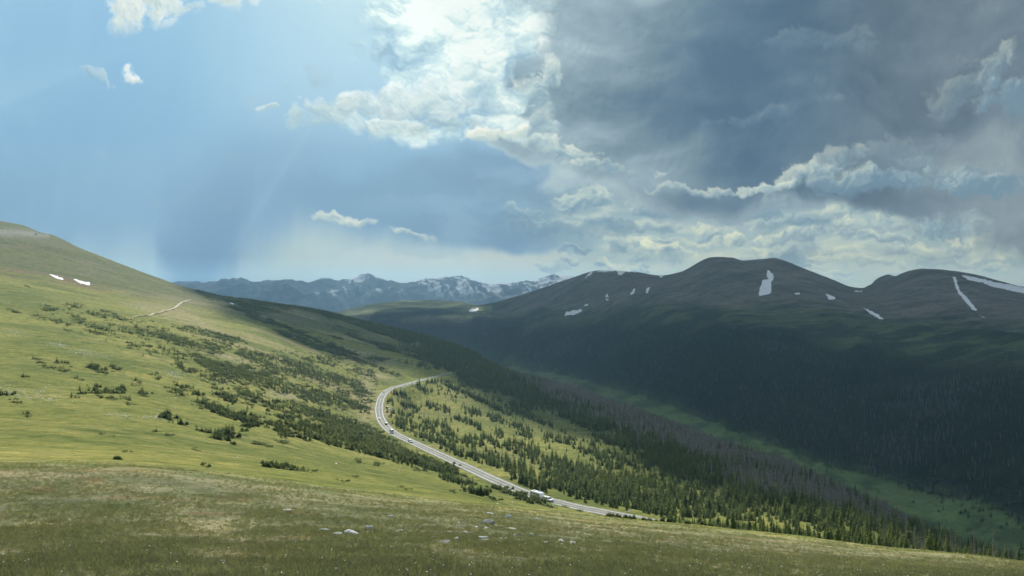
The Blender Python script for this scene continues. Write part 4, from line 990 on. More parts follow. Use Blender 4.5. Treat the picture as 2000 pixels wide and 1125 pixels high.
# dense forest on the spur, live at its lower edge and mostly dead further up
px, D, x, rs = world_scatter(820, 2050, 230, 1900, 4.7, 46)
z = height(x, D); Y = HORIZON - z / D * F
low = np.interp(px, [820, 870, 930, 985, 1090, 1150, 1210, 1300, 1370, 1420, 1500, 1600, 1700, 1850, 2050], [700, 715, 748, 785, 822, 846, 876, 912, 950, 985, 1008, 1035, 1060, 1085, 1130])
low = low + fbm(x / 50, D / 50, 3) * 22
keep = (Y < low) & (D < D10F(px) * 1.22)
gap = sstep(fbm(x / 45 + 7, D / 60, 4), 0.22, 0.36) * sstep(low - Y, 60, 20)
keep &= rs.random(len(px)) > gap * 0.9
fd = sstep(low - Y, 20, 62) * sstep(px, 960, 1120) * sstep(fbm(x / 120, D / 120, 4), -0.7, -0.1) * 0.92
kd = np.where(rs.random(len(px)) < fd, 1, 0)
put_trees(x[keep], D[keep], rs.normal(1, .22, keep.sum()).clip(.5, 1.6) * np.interp(px[keep], [850, 1100, 1700], [6.5, 8.0, 9.0]) * np.interp(D[keep], [230, 600], [.55, 1.0]), kd[keep])
# stray trees in the valley meadow
px, D, x, rs = world_scatter(1100, 2100, 1000, 4000, 16, 47)
r12 = row_d(14, px); keep = (D < r12) & (D > D10F(px) * 1.4)
dn = sstep(fbm(x / 120 + 3, D / 160, 4), 0.18, 0.4) * 0.7 + sstep(D, r12 - 130, r12) * 0.6 * sstep(fbm(x / 60, D / 60, 3), -0.1, 0.3) + 0.012
keep &= rs.random(len(px)) < dn
put_trees(x[keep], D[keep], rs.normal(1, .25, keep.sum()).clip(.5, 1.6) * 12, 0)
NEAR = np.array(TREES)

# ------------------------------------------------------------------ far wall forest: one mass
px, D, x, rs = world_scatter(560, 2180, 1350, 7000, 9.0, 48)
r12 = row_d(14, px); r13 = row_d(16, px)
wob = fbm(x / 90, D / 90, 3) * 40
tl = fbm(x / 500, D / 500, 5) * 300 + fbm(x / 120, D / 120, 3) * 90
keep = (D > r12 + wob * .6) & (D < 6700)
t = D + tl - (r13 - 120)
dn = 1 - sstep(t, -160, 100) * (1 - 0.75 * sstep(fbm(x / 160 + 5, D / 110, 5), 0.1, 0.22))
dn = np.maximum(dn * (1 - sstep(D - r13, 300, 900)), .8 * sstep(fbm((x + D * .2) / 260 + 2, D / 60, 5), 0.16, 0.28) * sstep(t, 0, 150) * (1 - sstep(D - r13, 250, 800)))
dn = dn * (1 - .8 * sstep(fbm(x / 130, D / 520, 4), .16, .34) * sstep(t, -900, -250)) * (1 - .5 * sstep(fbm(x / 60, D / 90, 3), .25, .45))
keep &= rs.random(len(px)) < dn
x, D, px = x[keep], D[keep], px[keep]; t = t[keep]
z = height(x, D); Y = HORIZON - z / D * F
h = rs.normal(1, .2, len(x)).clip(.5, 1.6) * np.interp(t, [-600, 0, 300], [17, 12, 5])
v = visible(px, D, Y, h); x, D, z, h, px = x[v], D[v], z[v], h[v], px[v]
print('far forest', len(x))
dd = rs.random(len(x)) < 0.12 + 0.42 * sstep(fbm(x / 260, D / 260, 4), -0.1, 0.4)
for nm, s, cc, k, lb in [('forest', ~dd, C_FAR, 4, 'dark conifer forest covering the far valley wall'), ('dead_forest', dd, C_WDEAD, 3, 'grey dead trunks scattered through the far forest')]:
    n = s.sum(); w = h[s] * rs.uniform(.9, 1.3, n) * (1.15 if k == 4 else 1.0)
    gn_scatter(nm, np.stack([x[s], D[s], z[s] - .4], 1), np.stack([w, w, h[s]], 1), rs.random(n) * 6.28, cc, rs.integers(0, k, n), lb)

# ------------------------------------------------------------------ individuals: the 300 of each kind that show largest
def grp(kind, px, Y, D, h):
    if kind == 0:
        if px > 1230 and D < 340: return ('dark green conifer in the close row behind the right edge of the near meadow', 'conifers behind the right edge of the near meadow')
        if px > 960: return ('green conifer in the dense stand downhill of the straight lower road', 'conifers in the dense stand below the lower road')
        if D > 640: return ('small green conifer on the slope inside the bend of the road', 'conifers inside the bend of the road')
        if px < 760 or Y > 860: return ('small green fir in the thicket uphill of the road', 'small firs in the thicket above the road')
        return ('green conifer beside the middle stretch of the road', 'conifers beside the middle of the road')
    if kind == 1: 
        if D < 260: return ('bare grey dead conifer at the far right edge of the near meadow', 'bare dead conifers at the right meadow edge')
        return ('bare grey dead conifer on the dark spur above the valley meadow', 'dead conifers on the dark spur')
    if px > 840: return ('low dark shrub beside the lower road near the white trailer', 'low shrubs beside the lower road')
    if Y > 850: return ('low dark green shrub on the bright lower hillside', 'low shrubs on the lower hillside')
    if px < 300: return ('low dark green shrub on the open left hillside', 'low shrubs on the open left hillside')
    return ('low dark green shrub in the thicket left of the road bend', 'low shrubs in the thicket left of the bend')

BIGNAMES = {}   # single shrubs that stand out, told apart
SINGLE = [((332, 819), 'pointed dark shrub standing alone in the middle of the left hillside'),
          ((402, 907), 'small dark shrub alone low on the hillside, uphill of the shaded meadow edge'),
          ((192, 845), 'flat dark shrub left of the pointed lone shrub and below the big clump'),
          ((49, 809), 'flat dark shrub near the left edge of the picture, lowest of its pair'),
          ((28, 784), 'dark shrub near the left edge above the flat one'),
          ((786, 952), 'small round shrub close to the meadow edge, left of the larger roadside bushes'),
          ((935, 961), 'small upright shrub just right of the round bush below the road')]
def make_groups():
    T = NEAR; app = T[:, 3] / T[:, 1]; rs = np.random.default_rng(3)
    out = {}
    for kind in (0, 1, 2):
        ids = np.where(T[:, 6] == kind)[0]; ids = ids[np.argsort(-app[ids])]
        in_frame = ids[(T[ids, 4] > -8) & (T[ids, 4] < 2008)]
        solo = in_frame[:300]; rest = np.setdiff1d(ids, solo)
        protos = {}
        for c, i in enumerate(solo):
            x, y, z, h, px, Y, k = T[i]
            lab, gr = grp(kind, px, Y, y, h)
            if kind == 0: nm, cat, parts = 'conifer', 'tree', [('trunk', ME_TRUNK), ('crown', ME_CROWN[c % 5])]
            elif kind == 1: nm, cat, parts = 'dead_conifer', 'dead tree', [('trunk', ME_DEADT[c % 2]), ('branches', ME_TWIGS[c % 3])]
            else: nm, cat, parts = 'shrub', 'shrub', [('stem', ME_SSTEM), ('foliage', ME_SHRUB[c % 4 if h > 1.8 else 2])]
            root = bpy.data.objects.new(nm, None); C.objects.link(root); root.empty_display_size = 0.5
            root.location = (x, y, z - 0.03); root.rotation_euler = (0, 0, rs.random() * 6.28)
            s = rs.uniform(.9, 1.2); root.scale = (h * s, h * s, h)
            if kind == 2:
                for (sx, sy), lb in SINGLE:
                    if abs(px - sx) < 12 and abs(Y - sy) < 9 and lb not in BIGNAMES: BIGNAMES[lb] = 1; lab = lb
            tag(root, lab, cat, gr)
            for pn, pm in parts:
                o = bpy.data.objects.new(pn, pm); C.objects.link(o); o.parent = root
        n = len(rest); r = T[rest]; s = rs.uniform(.9, 1.25, n) * (1.1 if kind != 1 else 1.4)
        w = r[:, 3] * s
        nm, cc, k, lb = [('conifer_forest', C_SPR, 4, 'green conifers crowding the slopes around the road'), ('dead_conifer_forest', C_FDEAD, 3, 'grey brown dead conifers massed on the near spur'),
                         ('shrub_thicket', C_SHR, 4, 'dark low shrubs strewn in streaks over the hillside')][kind]
        gn_scatter(nm, r[:, :3] - np.array([0, 0, .1]), np.stack([w, w, r[:, 3]], 1), rs.random(n) * 6.28, cc, rs.integers(0, k, n), lb)
        print(nm, n, len(solo))
make_groups()

# ------------------------------------------------------------------ near turf: tufts and flowers
def build_turf():
    rs = np.random.default_rng(8)
    mg = leaf_mat('grass_blades', (0.23, 0.225, 0.14), (0.44, 0.39, 0.27), 0.42)
    meshes = []
    for s in range(4):
        V = []; Q = []; r = np.random.default_rng(s)
        for k in range(16):
            a = r.random() * 6.28; b = r.random() * 6.28; d = r.random() * .5; h = r.uniform(.4, 1); l = r.uniform(.1, .55)
            x, y = math.cos(b) * d, math.sin(b) * d; w = 0.035; i = len(V)
            V += [(x - w * math.sin(a), y + w * math.cos(a), -.1), (x + w * math.sin(a), y - w * math.cos(a), -.1), (x + math.cos(a) * l + .01, y + math.sin(a) * l, h), (x + math.cos(a) * l - .01, y + math.sin(a) * l, h)]
            Q.append((i, i + 1, i + 2, i + 3))
        meshes.append(me_leaf('tuft', (np.array(V), np.array(Q)), mg))
    cg = source_coll('tuft_source', meshes)
    n = 150000
    px = rs.uniform(-60, 2060, n); D = np.exp(rs.uniform(math.log(13), math.log(58), n)); x = (px - 1000) / F * D
    dn = (1 - .85 * sstep(D, 20, 50)) * (0.16 + 0.5 * sstep(fbm(x / 1.6, D / 1.6, 4), -0.15, 0.3)) + 0.45 * sstep(fbm(x / 2.5, D / 2.5, 4), -0.3, 0.25)
    k = rs.random(n) < dn; px, D, x = px[k], D[k], x[k]; z = height(x, D); Y = HORIZON - z / D * F
    v = visible(px, D, Y, .2); px, D, x, z = px[v], D[v], x[v], z[v]; n = len(x)
    s = rs.uniform(.05, .13, n)
    gn_scatter('grass', np.stack([x, D, z], 1), np.stack([s * 1.6, s * 1.6, s], 1), rs.random(n) * 6.28, cg, rs.integers(0, 4, n), 'short mixed grass on the near meadow')
    fl = []
    for nm, c in [('white', (0.75, 0.75, 0.68)), ('yellow', (0.7, 0.6, 0.12))]:
        m = simple_mat(nm + '_petals', c, 0.6, vary=.1)
        a = np.arange(6) * 1.047
        V = [(math.cos(t) * .5, math.sin(t) * .5, 1.0 + (.2 if i % 2 else 0)) for i, t in enumerate(a)] + [(-.04, 0, 0), (.04, 0, 0), (.04, 0, 1), (-.04, 0, 1)]
        Q = [(0, 1, 2, 3), (0, 3, 4, 5), (6, 7, 8, 9)]
        fl.append(me_leaf('flower', (np.array(V, float), np.array(Q)), m))
    cf = source_coll('flower_source', fl)
    n = 8000
    px = rs.uniform(-40, 2040, n); D = np.exp(rs.uniform(math.log(13), math.log(75), n)); x = (px - 1000) / F * D
    k = rs.random(n) < 0.10 + 0.8 * sstep(fbm(x / 7, D / 5, 4), 0.0, 0.45)
    x, D = x[k], D[k]; z = height(x, D); n = len(x); s = rs.uniform(.018, .036, n)
    gn_scatter('wildflowers', np.stack([x, D, z + .04], 1), np.stack([s, s, s * 1.8], 1), rs.random(n) * 6.28, cf, (rs.random(n) < .25).astype(int), 'tiny white and yellow flowers dotted over the near meadow')
build_turf()

# ================================================================== road, path
def strip(center, offs, lift, name, mat, parent=None, dz=0.0):
    """sheet along the road between two offsets; offs = list of cross positions"""
    c = np.asarray(center); t = np.gradient(c[:, :2], axis=0); t /= np.linalg.norm(t, axis=1)[:, None]
    nrm = np.stack([-t[:, 1], t[:, 0]], 1); V = []
    for o in offs: V.append(np.column_stack([c[:, :2] + nrm * o, c[:, 2] + lift]))
    V = np.stack(V, 1); n, m = V.shape[:2]; idx = np.arange(n * m).reshape(n, m)
    Q = np.stack([idx[:-1, :-1], idx[1:, :-1], idx[1:, 1:], idx[:-1, 1:]], -1).reshape(-1, 4)
    return link(name, mesh_from(name, V.reshape(-1, 3), Q), mat, parent)
def asphalt():
    m = bpy.data.materials.new('asphalt'); m.use_nodes = True; g = G(m.node_tree); bs = m.node_tree.nodes['Principled BSDF']
    geo = g.node('ShaderNodeNewGeometry'); P = geo.outputs['Position']
    n = g.noise(P, 0.12, 6, 0.65); n2 = g.noise(P, 1.1, 4, 0.6)
    c = g.mix(g.step(n, 0.35, 0.65), (0.095, 0.105, 0.10, 1), (0.155, 0.16, 0.15, 1))
    c = g.mix(g.mul(g.step(n2, 0.55, 0.7), .4), c, (0.085, 0.09, 0.09, 1))
    g.put(bs.inputs['Base Color'], c); bs.inputs['Roughness'].default_value = .75; return m
M_GRAVEL = simple_mat('gravel', (0.22, 0.21, 0.15), .95, vary=.35, nscale=.6)
M_PAINT = simple_mat('road_paint', (0.72, 0.72, 0.66), .6, vary=.12, nscale=.5)
M_YEL = simple_mat('yellow_paint', (0.5, 0.42, 0.14), .6, vary=.2, nscale=.5)
seg = np.linalg.norm(np.diff(RC[:, :2], axis=0), axis=1); S = np.concatenate([[0], np.cumsum(seg)])
SQ = np.arange(0, S[-1], 2.5); RL = np.stack([np.interp(SQ, S, RC[:, k]) for k in range(3)], 1)
for _ in range(6): RL[1:-1] = (RL[:-2] + RL[2:] + 2 * RL[1:-1]) / 4
road = strip(RL, [-3.4, 0, 3.4], 0.012, 'road', asphalt()); tag(road, 'grey two lane mountain road with white edge lines', kind='structure')
sh = strip(RL, [-4.3, -3.2], 0.004, 'gravel_verge', M_GRAVEL); tag(sh, 'pale gravel verge on the downhill side of the road', kind='structure')
sh = strip(RL, [3.2, 4.1], 0.004, 'gravel_verge', M_GRAVEL); tag(sh, 'pale gravel verge on the uphill side of the road', kind='structure')
for o in (-2.75, 2.75): strip(RL, [o - .16, o + .16], 0.022, 'edge_line', M_PAINT, road)
for o in (-.16, .16): strip(RL, [o - .07, o + .07], 0.022, 'centre_line', M_YEL, road)
pp = np.array([(262, 619), (285, 617), (300, 612.5), (315, 609.5), (330, 605.5), (342, 601), (350, 594.5), (360, 589.5), (372, 585.5)])
ph = hit(pp[:, 0], pp[:, 1], 400); ph = ph[~np.isnan(ph[:, 0])]
pc = catmull(ph, 10); pc[:, 2] = height(pc[:, 0], pc[:, 1])
M_PATH = simple_mat('path_dirt', (0.46, 0.40, 0.29), .95, vary=.2, nscale=.3)
po = strip(pc, [-2.0, 0, 2.0], 0.35, 'path', M_PATH); tag(po, 'pale dirt path climbing the upper hillside', kind='structure')

# ================================================================== snow patches
def snow_mat():
    m = bpy.data.materials.new('snow'); m.use_nodes = True; g = G(m.node_tree); bs = m.node_tree.nodes['Principled BSDF']
    geo = g.node('ShaderNodeNewGeometry'); n = g.noise(geo.outputs['Position'], .06, 6, .65)
    g.put(bs.inputs['Base Color'], g.mix(g.step(n, .58, .74), (0.93, 0.94, 0.95, 1), (0.62, 0.60, 0.56, 1)))
    bs.inputs['Roughness'].default_value = .8; return m
M_SNOW = snow_mat()
def c7(*p): return [(900 + a * .55, 460 + b * .55) for a, b in p]
def c1(*p): return [(a / 3.75, 400 + b / 3.75) for a, b in p]
SNOW = [
    (c7((1088, 122), (1096, 124), (1110, 140), (1112, 155), (1102, 165), (1105, 195), (1098, 210), (1106, 240), (1085, 233), (1062, 222), (1057, 205), (1065, 180), (1072, 157), (1090, 155), (1085, 140)), 'largest snow patch, tall and curved below the twin summit', 4200),
    (c7((438, 154), (458, 128), (472, 127), (460, 142)), 'slanting snow patch leftmost on the crest of the flat topped mountain', 5000),
    (c7((480, 127), (520, 121), (548, 122), (542, 129), (500, 131)), 'snow cornice on the crest right of the slanting snow patch', 5000),
    (c7((552, 123), (590, 125), (572, 142), (560, 139)), 'triangular snow patch hanging from the flat crest', 5000),
    (c7((592, 126), (640, 128), (640, 132), (592, 131)), 'thin snow line along the flat crest', 5000),
    (c7((696, 140), (724, 139), (712, 152), (704, 149)), 'small triangular snow patch in the saddle before the twin summit', 4500),
    (c7((368, 287), (372, 272), (400, 265), (432, 261), (428, 271), (400, 282)), 'long pale snow patch low on the left flank above the forest', 4000),
    (c7((512, 214), (524, 204), (522, 219), (513, 222)), 'small upright snow patch on the left flank', 4000),
    (c7((512, 226), (526, 225), (522, 232)), 'tiny snow patch just below the small upright one', 4000),
    (c7((601, 211), (612, 189), (620, 190), (612, 209)), 'narrow snow strip left of the two close strips', 4000),
    (c7((654, 203), (660, 186), (672, 183), (664, 206)), 'narrow snow strip on the slope left of the twin summit', 4000),
    (c7((436, 246), (450, 242), (450, 251), (438, 251)), 'tiny snow patch above the long pale snow patch', 4000),
    (c7((1292, 207), (1310, 210), (1334, 222), (1325, 229), (1303, 226), (1298, 215)), 'ragged snow patch right of the largest one', 3600),
    (c7((1178, 202), (1200, 203), (1210, 209), (1190, 210)), 'small flat snow patch between the largest and the ragged one', 3600),
    (c7((1396, 194), (1424, 196), (1426, 203), (1400, 201)), 'small snow patch in the saddle between the two mountains', 3600),
    (c7((1431, 258), (1452, 264), (1482, 280), (1505, 298), (1490, 299), (1470, 287), (1445, 271)), 'slanting wedge of snow low between the two mountains', 3000),
    (c7((1747, 146), (1758, 147), (1764, 170), (1777, 200), (1802, 225), (1834, 262), (1829, 269), (1814, 263), (1788, 231), (1766, 206), (1754, 180)), 'long curved snow streak down the right hand mountain', 3300),
    (c7((1775, 140), (1800, 142), (1850, 154), (1900, 166), (1960, 175), (2006, 186), (2006, 208), (1970, 201), (1930, 191), (1880, 181), (1850, 167), (1800, 160)), 'broad band of snow below the right hand crest', 3300),
    (c7((1838, 281), (1870, 296), (1852, 291)), 'tiny snow sliver below the long curved streak', 3000),
    (c7((24, 271), (32, 262), (62, 257), (62, 265), (40, 272)), 'small snow patch on the sunlit green hill', 4200),
    (c1((350, 511), (370, 510), (420, 523), (470, 542), (466, 552), (430, 548), (388, 532)), 'white snow patch on the left hillside, the left one of the pair', 500),
    (c1((534, 543), (560, 548), (600, 563), (658, 572), (656, 590), (628, 590), (588, 577), (558, 563)), 'white snow patch on the left hillside, the right one of the pair', 500),
    (c1((1668, 710), (1700, 718), (1732, 730), (1702, 732)), 'thin snow sliver on the shadowed ridge', 900),
]
def build_snow():
    for poly, lab, dmin in SNOW:
        p = np.array(poly); x0, y0 = p.min(0) - 1; x1, y1 = p.max(0) + 1
        st = 0.6; gx, gy = np.meshgrid(np.arange(x0, x1, st), np.arange(y0, y1, st))
        jx = fbm(gx / 4.0, gy / 4.0, 4, .65) * 3.0; jy = fbm(gx / 4.0 + 40, gy / 4.0, 4, .65) * 2.2
        ins = inpoly((gx + jx).ravel(), (gy + jy).ravel(), poly).reshape(gx.shape)
        W = np.full(gx.shape + (3,), np.nan); h = hit(gx[ins], gy[ins], dmin); W[ins] = h
        ok = ins & ~np.isnan(W[..., 0])
        cell = ok[:-1, :-1] & ok[1:, :-1] & ok[:-1, 1:] & ok[1:, 1:]
        # no cell may bridge a fold of the land
        dd = W[..., 1]; span = np.nanmax(np.stack([dd[:-1, :-1], dd[1:, :-1], dd[:-1, 1:], dd[1:, 1:]]), 0) - np.nanmin(np.stack([dd[:-1, :-1], dd[1:, :-1], dd[:-1, 1:], dd[1:, 1:]]), 0)
        cell &= span < 120
        if cell.sum() < 2: print('snow skipped', lab); continue
        nr, nc = gx.shape; idx = np.arange(nr * nc).reshape(nr, nc)
        q = np.stack([idx[:-1, :-1], idx[1:, :-1], idx[1:, 1:], idx[:-1, 1:]], -1)[cell]
        used = np.unique(q); mp = np.full(nr * nc, -1, np.int64); mp[used] = np.arange(len(used)); q = mp[q]; V = W.reshape(-1, 3)[used]
        n = len(V); top = V + np.array([0, 0, 0.8 if dmin > 1000 else .5]); bot = V - np.array([0, 0, 3.0 if dmin > 1000 else 1.0])
        e = np.vstack([q[:, [0, 1]], q[:, [1, 2]], q[:, [2, 3]], q[:, [3, 0]]]); key = np.sort(e, 1); key = key[:, 0] * n + key[:, 1]
        u, inv, cnt = np.unique(key, return_inverse=True, return_counts=True); be = e[cnt[inv] == 1]
        side = np.stack([be[:, 1], be[:, 0], be[:, 0] + n, be[:, 1] + n], 1)
        o = link('snow_patch', mesh_from('snow_patch', np.vstack([top, bot]), np.vstack([q, side])), M_SNOW)
        tag(o, lab, 'snow patch', 'snow patches left on the slopes')
build_snow()

# ================================================================== stones
def rock_mesh(seed, flat=.55):
    bm = bmesh.new(); bmesh.ops.create_icosphere(bm, subdivisions=3, radius=1.0); r = np.random.default_rng(seed)
    pl = [Vector(r.normal(0, 1, 3)).normalized() for _ in range(9)]; lim = r.uniform(.55, .85, 9)
    co = np.array([v.co[:] for v in bm.verts]); nz = fbm(co[:, 0] * 1.7 + seed, co[:, 1] * 1.7 + co[:, 2] * 2.3, 4)
    for v, n in zip(bm.verts, nz):
        p = v.co.copy()
        for a, l in zip(pl, lim):
            d = p.dot(a)
            if d > l: p -= a * (d - l)
        p *= 1 + n * .22; v.co = Vector((p.x, p.y * .8, p.z * flat))
    me = bpy.data.meshes.new('boulder'); bm.to_mesh(me); bm.free(); return me
def rock_mat(nm, a, b):
    m = bpy.data.materials.new(nm); m.use_nodes = True; g = G(m.node_tree); bs = m.node_tree.nodes['Principled BSDF']
    tc = g.node('ShaderNodeTexCoord'); n = g.noise(tc.outputs['Object'], 2.6, 8, .7)
    c = g.mix(g.step(n, .4, .62), a + (1,), b + (1,)); g.put(bs.inputs['Base Color'], c); bs.inputs['Roughness'].default_value = .95
    bu = g.node('ShaderNodeBump'); bu.inputs['Strength'].default_value = .6; bu.inputs['Distance'].default_value = .1; g.put(bu.inputs['Height'], n); g.l.new(bu.outputs[0], bs.inputs['Normal'])
    return m
M_RW = rock_mat('pale_rock', (0.50, 0.48, 0.43), (0.82, 0.81, 0.76)); M_RG = rock_mat('grey_rock', (0.24, 0.23, 0.20), (0.48, 0.46, 0.41))
RM = []
for s in range(4):
    for m in (M_RW, M_RG): me = rock_mesh(s, .5 + .12 * s); me.materials.append(m); RM.append(me)
ROCKS = [(660, 1045, 22, 9, 0, 'pale flat boulder, left half of the broken slab on the near meadow'), (686, 1044, 30, 13, 0, 'white lichened boulder, right half of the broken slab on the near meadow'),
         (632, 1037, 24, 5, 0, 'thin pale stone sliver up and left of the broken slab'), (722, 1035, 20, 9, 0, 'small white rock just right of the broken slab'),
         (952, 1024, 30, 16, 1, 'rounded grey boulder, tallest on the near meadow'), (957, 1005, 17, 6, 0, 'pale flat stone behind the tall grey boulder'),
         (993, 1012, 13, 8, 0, 'white stone right of the tall grey boulder'), (905, 1024, 9, 5, 0, 'small white stone left of the tall grey boulder'), (970, 1010, 6, 4, 0, 'tiny white stone between the flat stone and the grey boulder'),
         (1048, 1014, 9, 4, 0, 'small pale stone farther right near the meadow edge'), (1051, 1064, 11, 5, 0, 'pale stone on the near meadow below the meadow edge'), (764, 1011, 13, 5, 0, 'flat pale stone alone above the rock group'),
         (868, 1060, 34, 7, 1, 'long low grey stone in the stony patch'), (852, 1058, 14, 6, 1, 'grey stone at the left end of the stony patch'), (970, 1064, 12, 4, 0, 'pale stone right of the long grey stone'), (435, 1098, 16, 5, 0, 'white stone alone on the lower left meadow'),
         (560, 997, 22, 4, 0, 'low white stone high on the shaded meadow'), (104, 1094, 6, 6, 0, 'small white stone near the lower left corner'), (682, 1070, 15, 4, 0, 'low pale stone below the broken slab'),
         (766, 1071, 10, 4, 0, 'small pale stone below the white rock'), (888, 1108, 12, 4, 1, 'dull stone near the bottom edge'), (1131, 1073, 7, 6, 1, 'dull round stone right of the stony patch'), (781, 1038, 16, 4, 0, 'pale ledge of stone right of the white rock'),
         (705, 1062, 10, 4, 0, 'pale chip of stone under the slab'), (1228, 1000, 8, 4, 0, 'pale stone by the lower end of the road')]
def build_rocks():
    for i, (px, py, w, h, t, lab) in enumerate(ROCKS):
        p = hit(px, py, 13)[0]; 
        if np.isnan(p[0]): continue
        k = p[1] / F; sw = w * k / 2 / .9; sh_ = h * k / .75
        o = bpy.data.objects.new('boulder', RM[(i % 4) * 2 + t]); C.objects.link(o)
        o.location = (p[0], p[1], p[2] + sh_ * .02); o.scale = (sw, sw * .8, sh_); o.rotation_euler = (0, 0, random.uniform(-.4, .4) + (0 if i % 2 else 3.1))
        tag(o, lab, 'boulder', 'boulders on the near meadow')
    BR = [(760, 800, 8, 5), (765, 797, 5, 3), (762, 804, 4, 3), (784, 757.5, 6, 3), (790, 757.5, 6, 3), (796, 755, 7, 3), (803, 753, 6, 3), (809, 751.5, 6, 3), (815, 749.5, 6, 3), (819, 746, 5, 2.5), (787, 755, 4, 2)]
    for i, (px, py, w, h) in enumerate(BR):
        p = hit(px, py, 400)[0]; k = p[1] / F
        o = bpy.data.objects.new('boulder', RM[(i % 4) * 2]); C.objects.link(o); o.location = tuple(p); o.scale = (w * k / 2, w * k / 2, h * k); o.rotation_euler = (0, 0, i * 1.3)
        tag(o, 'pale roadside boulder beside the parked car in the bend' if i < 3 else 'pale boulder in the row of stones along the lower side of the upper road', 'boulder', 'pale boulders by the bend' if i < 3 else 'row of roadside boulders')
    rs = np.random.default_rng(77)
    px, D, x, rr = world_scatter(-50, 1500, 60, 900, 3.2, 78); z = height(x, D); Y = HORIZON - z / D * F
    ok = fbm(x / 22, D / 16, 4) > .34
    st = np.zeros(len(px))
    for (cx, cy, rx, ry) in [(25, 648, 30, 7), (110, 672, 30, 6), (25, 765, 60, 10), (90, 775, 40, 10), (240, 812, 30, 6), (300, 815, 30, 6), (340, 730, 30, 8), (545, 773, 45, 8), (435, 745, 40, 7), (590, 775, 30, 6)]:
        st += np.exp(-(((px - cx) / rx) ** 2 + ((Y - cy) / ry) ** 2))
    ok = ((rr.random(len(px)) < .10) & ok) | (rr.random(len(px)) < st * .35); ok &= (road_dist(x, D) > 6) 
    x, D, z = x[ok], D[ok], z[ok]; n = len(x); s = rr.lognormal(-1.3, .4, n).clip(.12, .7) * np.interp(D, [60, 900], [.6, 1.5])
    gn_scatter('loose_stones', np.stack([x, D, z + s * .1], 1), np.stack([s * 1.3, s, s * .8], 1), rr.random(n) * 6.28, source_coll('stone_source', RM[::2]), rr.integers(0, 4, n), 'small pale stones strewn over the hillside')
    px = rs.uniform(760, 1130, 420); D = rs.uniform(24, 34, 420); x = (px - 1000) / F * D
    ok = rs.random(420) < sstep(fbm(x / 1.5, D / 1.2, 4), 0.0, .3); x, D = x[ok], D[ok]; z = height(x, D); n = len(x); s = rs.lognormal(-3.1, .5, n).clip(.02, .16)
    gn_scatter('gravel', np.stack([x, D, z + s * .2], 1), np.stack([s * 1.4, s, s * .8], 1), rs.random(n) * 6.28, source_coll('gravel_source', RM[::2]), rs.integers(0, 4, n), 'small stones in the bare patch of the near meadow')
build_rocks()

# ================================================================== vehicles
M_WHITE = simple_mat('white_paint', (0.80, 0.80, 0.79), .35, vary=.03); M_DKG = simple_mat('dark_green_paint', (0.05, 0.075, 0.065), .3, vary=.1)
M_BLK = simple_mat('black_paint', (0.025, 0.025, 0.028), .35, vary=.1); M_SILV = simple_mat('silver_paint', (0.42, 0.43, 0.44), .35, .3, vary=.05)
M_GLASS = simple_mat('window_glass', (0.02, 0.025, 0.03), .08, 0, .6, vary=.1); M_TYRE = simple_mat('tyre_rubber', (0.02, 0.02, 0.02), .9, vary=.1)
M_RIM = simple_mat('rim_metal', (0.4, 0.4, 0.41), .35, .7, vary=.05); M_LAMP = simple_mat('lamp_glass', (0.7, 0.7, 0.66), .15, vary=.05); M_RED = simple_mat('tail_lamp', (0.4, 0.02, 0.02), .2, vary=.05)
M_GREYP = simple_mat('grey_trim', (0.20, 0.20, 0.21), .6, vary=.1); M_RED2 = simple_mat('dark_red_paint', (0.16, 0.03, 0.025), .35, vary=.1)
def prof(bm, pts, hw):
    """closed side outline (x, z) with its own half width at every corner -> solid"""
    a = [bm.verts.new((x, -w, z)) for (x, z), w in zip(pts, hw)]; b = [bm.verts.new((x, w, z)) for (x, z), w in zip(pts, hw)]
    bm.faces.new(a); bm.faces.new(b[::-1])
    for i in range(len(a)): j = (i + 1) % len(a); bm.faces.new((a[j], a[i], b[i], b[j]))
def bmobj(name, fn, mat, parent, bevel=0.0, smooth=False):
    bm = bmesh.new(); fn(bm); bmesh.ops.recalc_face_normals(bm, faces=bm.faces)
    if bevel: bmesh.ops.bevel(bm, geom=list(bm.edges), offset=bevel, segments=2, affect='EDGES', profile=.6, clamp_overlap=True)
    me = bpy.data.meshes.new(name); bm.to_mesh(me); bm.free()
    if smooth or bevel: me.polygons.foreach_set('use_smooth', [True] * len(me.polygons))
    return link(name, me, mat, parent)
def cyl(bm, r, w, x, y, z, seg=18):
    res = bmesh.ops.create_cone(bm, cap_ends=True, segments=seg, radius1=r, radius2=r, depth=w, matrix=Matrix.Translation((x, y, z)) @ Matrix.Rotation(R(90), 4, 'X'))
def quad(bm, pts): bm.faces.new([bm.verts.new(p) for p in pts])
def slab(bm, pts, off):
    a = [bm.verts.new(p) for p in pts]; b = [bm.verts.new(Vector(p) + Vector(off)) for p in pts]
    bm.faces.new(a); bm.faces.new(b[::-1])
    for i in range(len(a)): j = (i + 1) % len(a); bm.faces.new((a[j], a[i], b[i], b[j]))
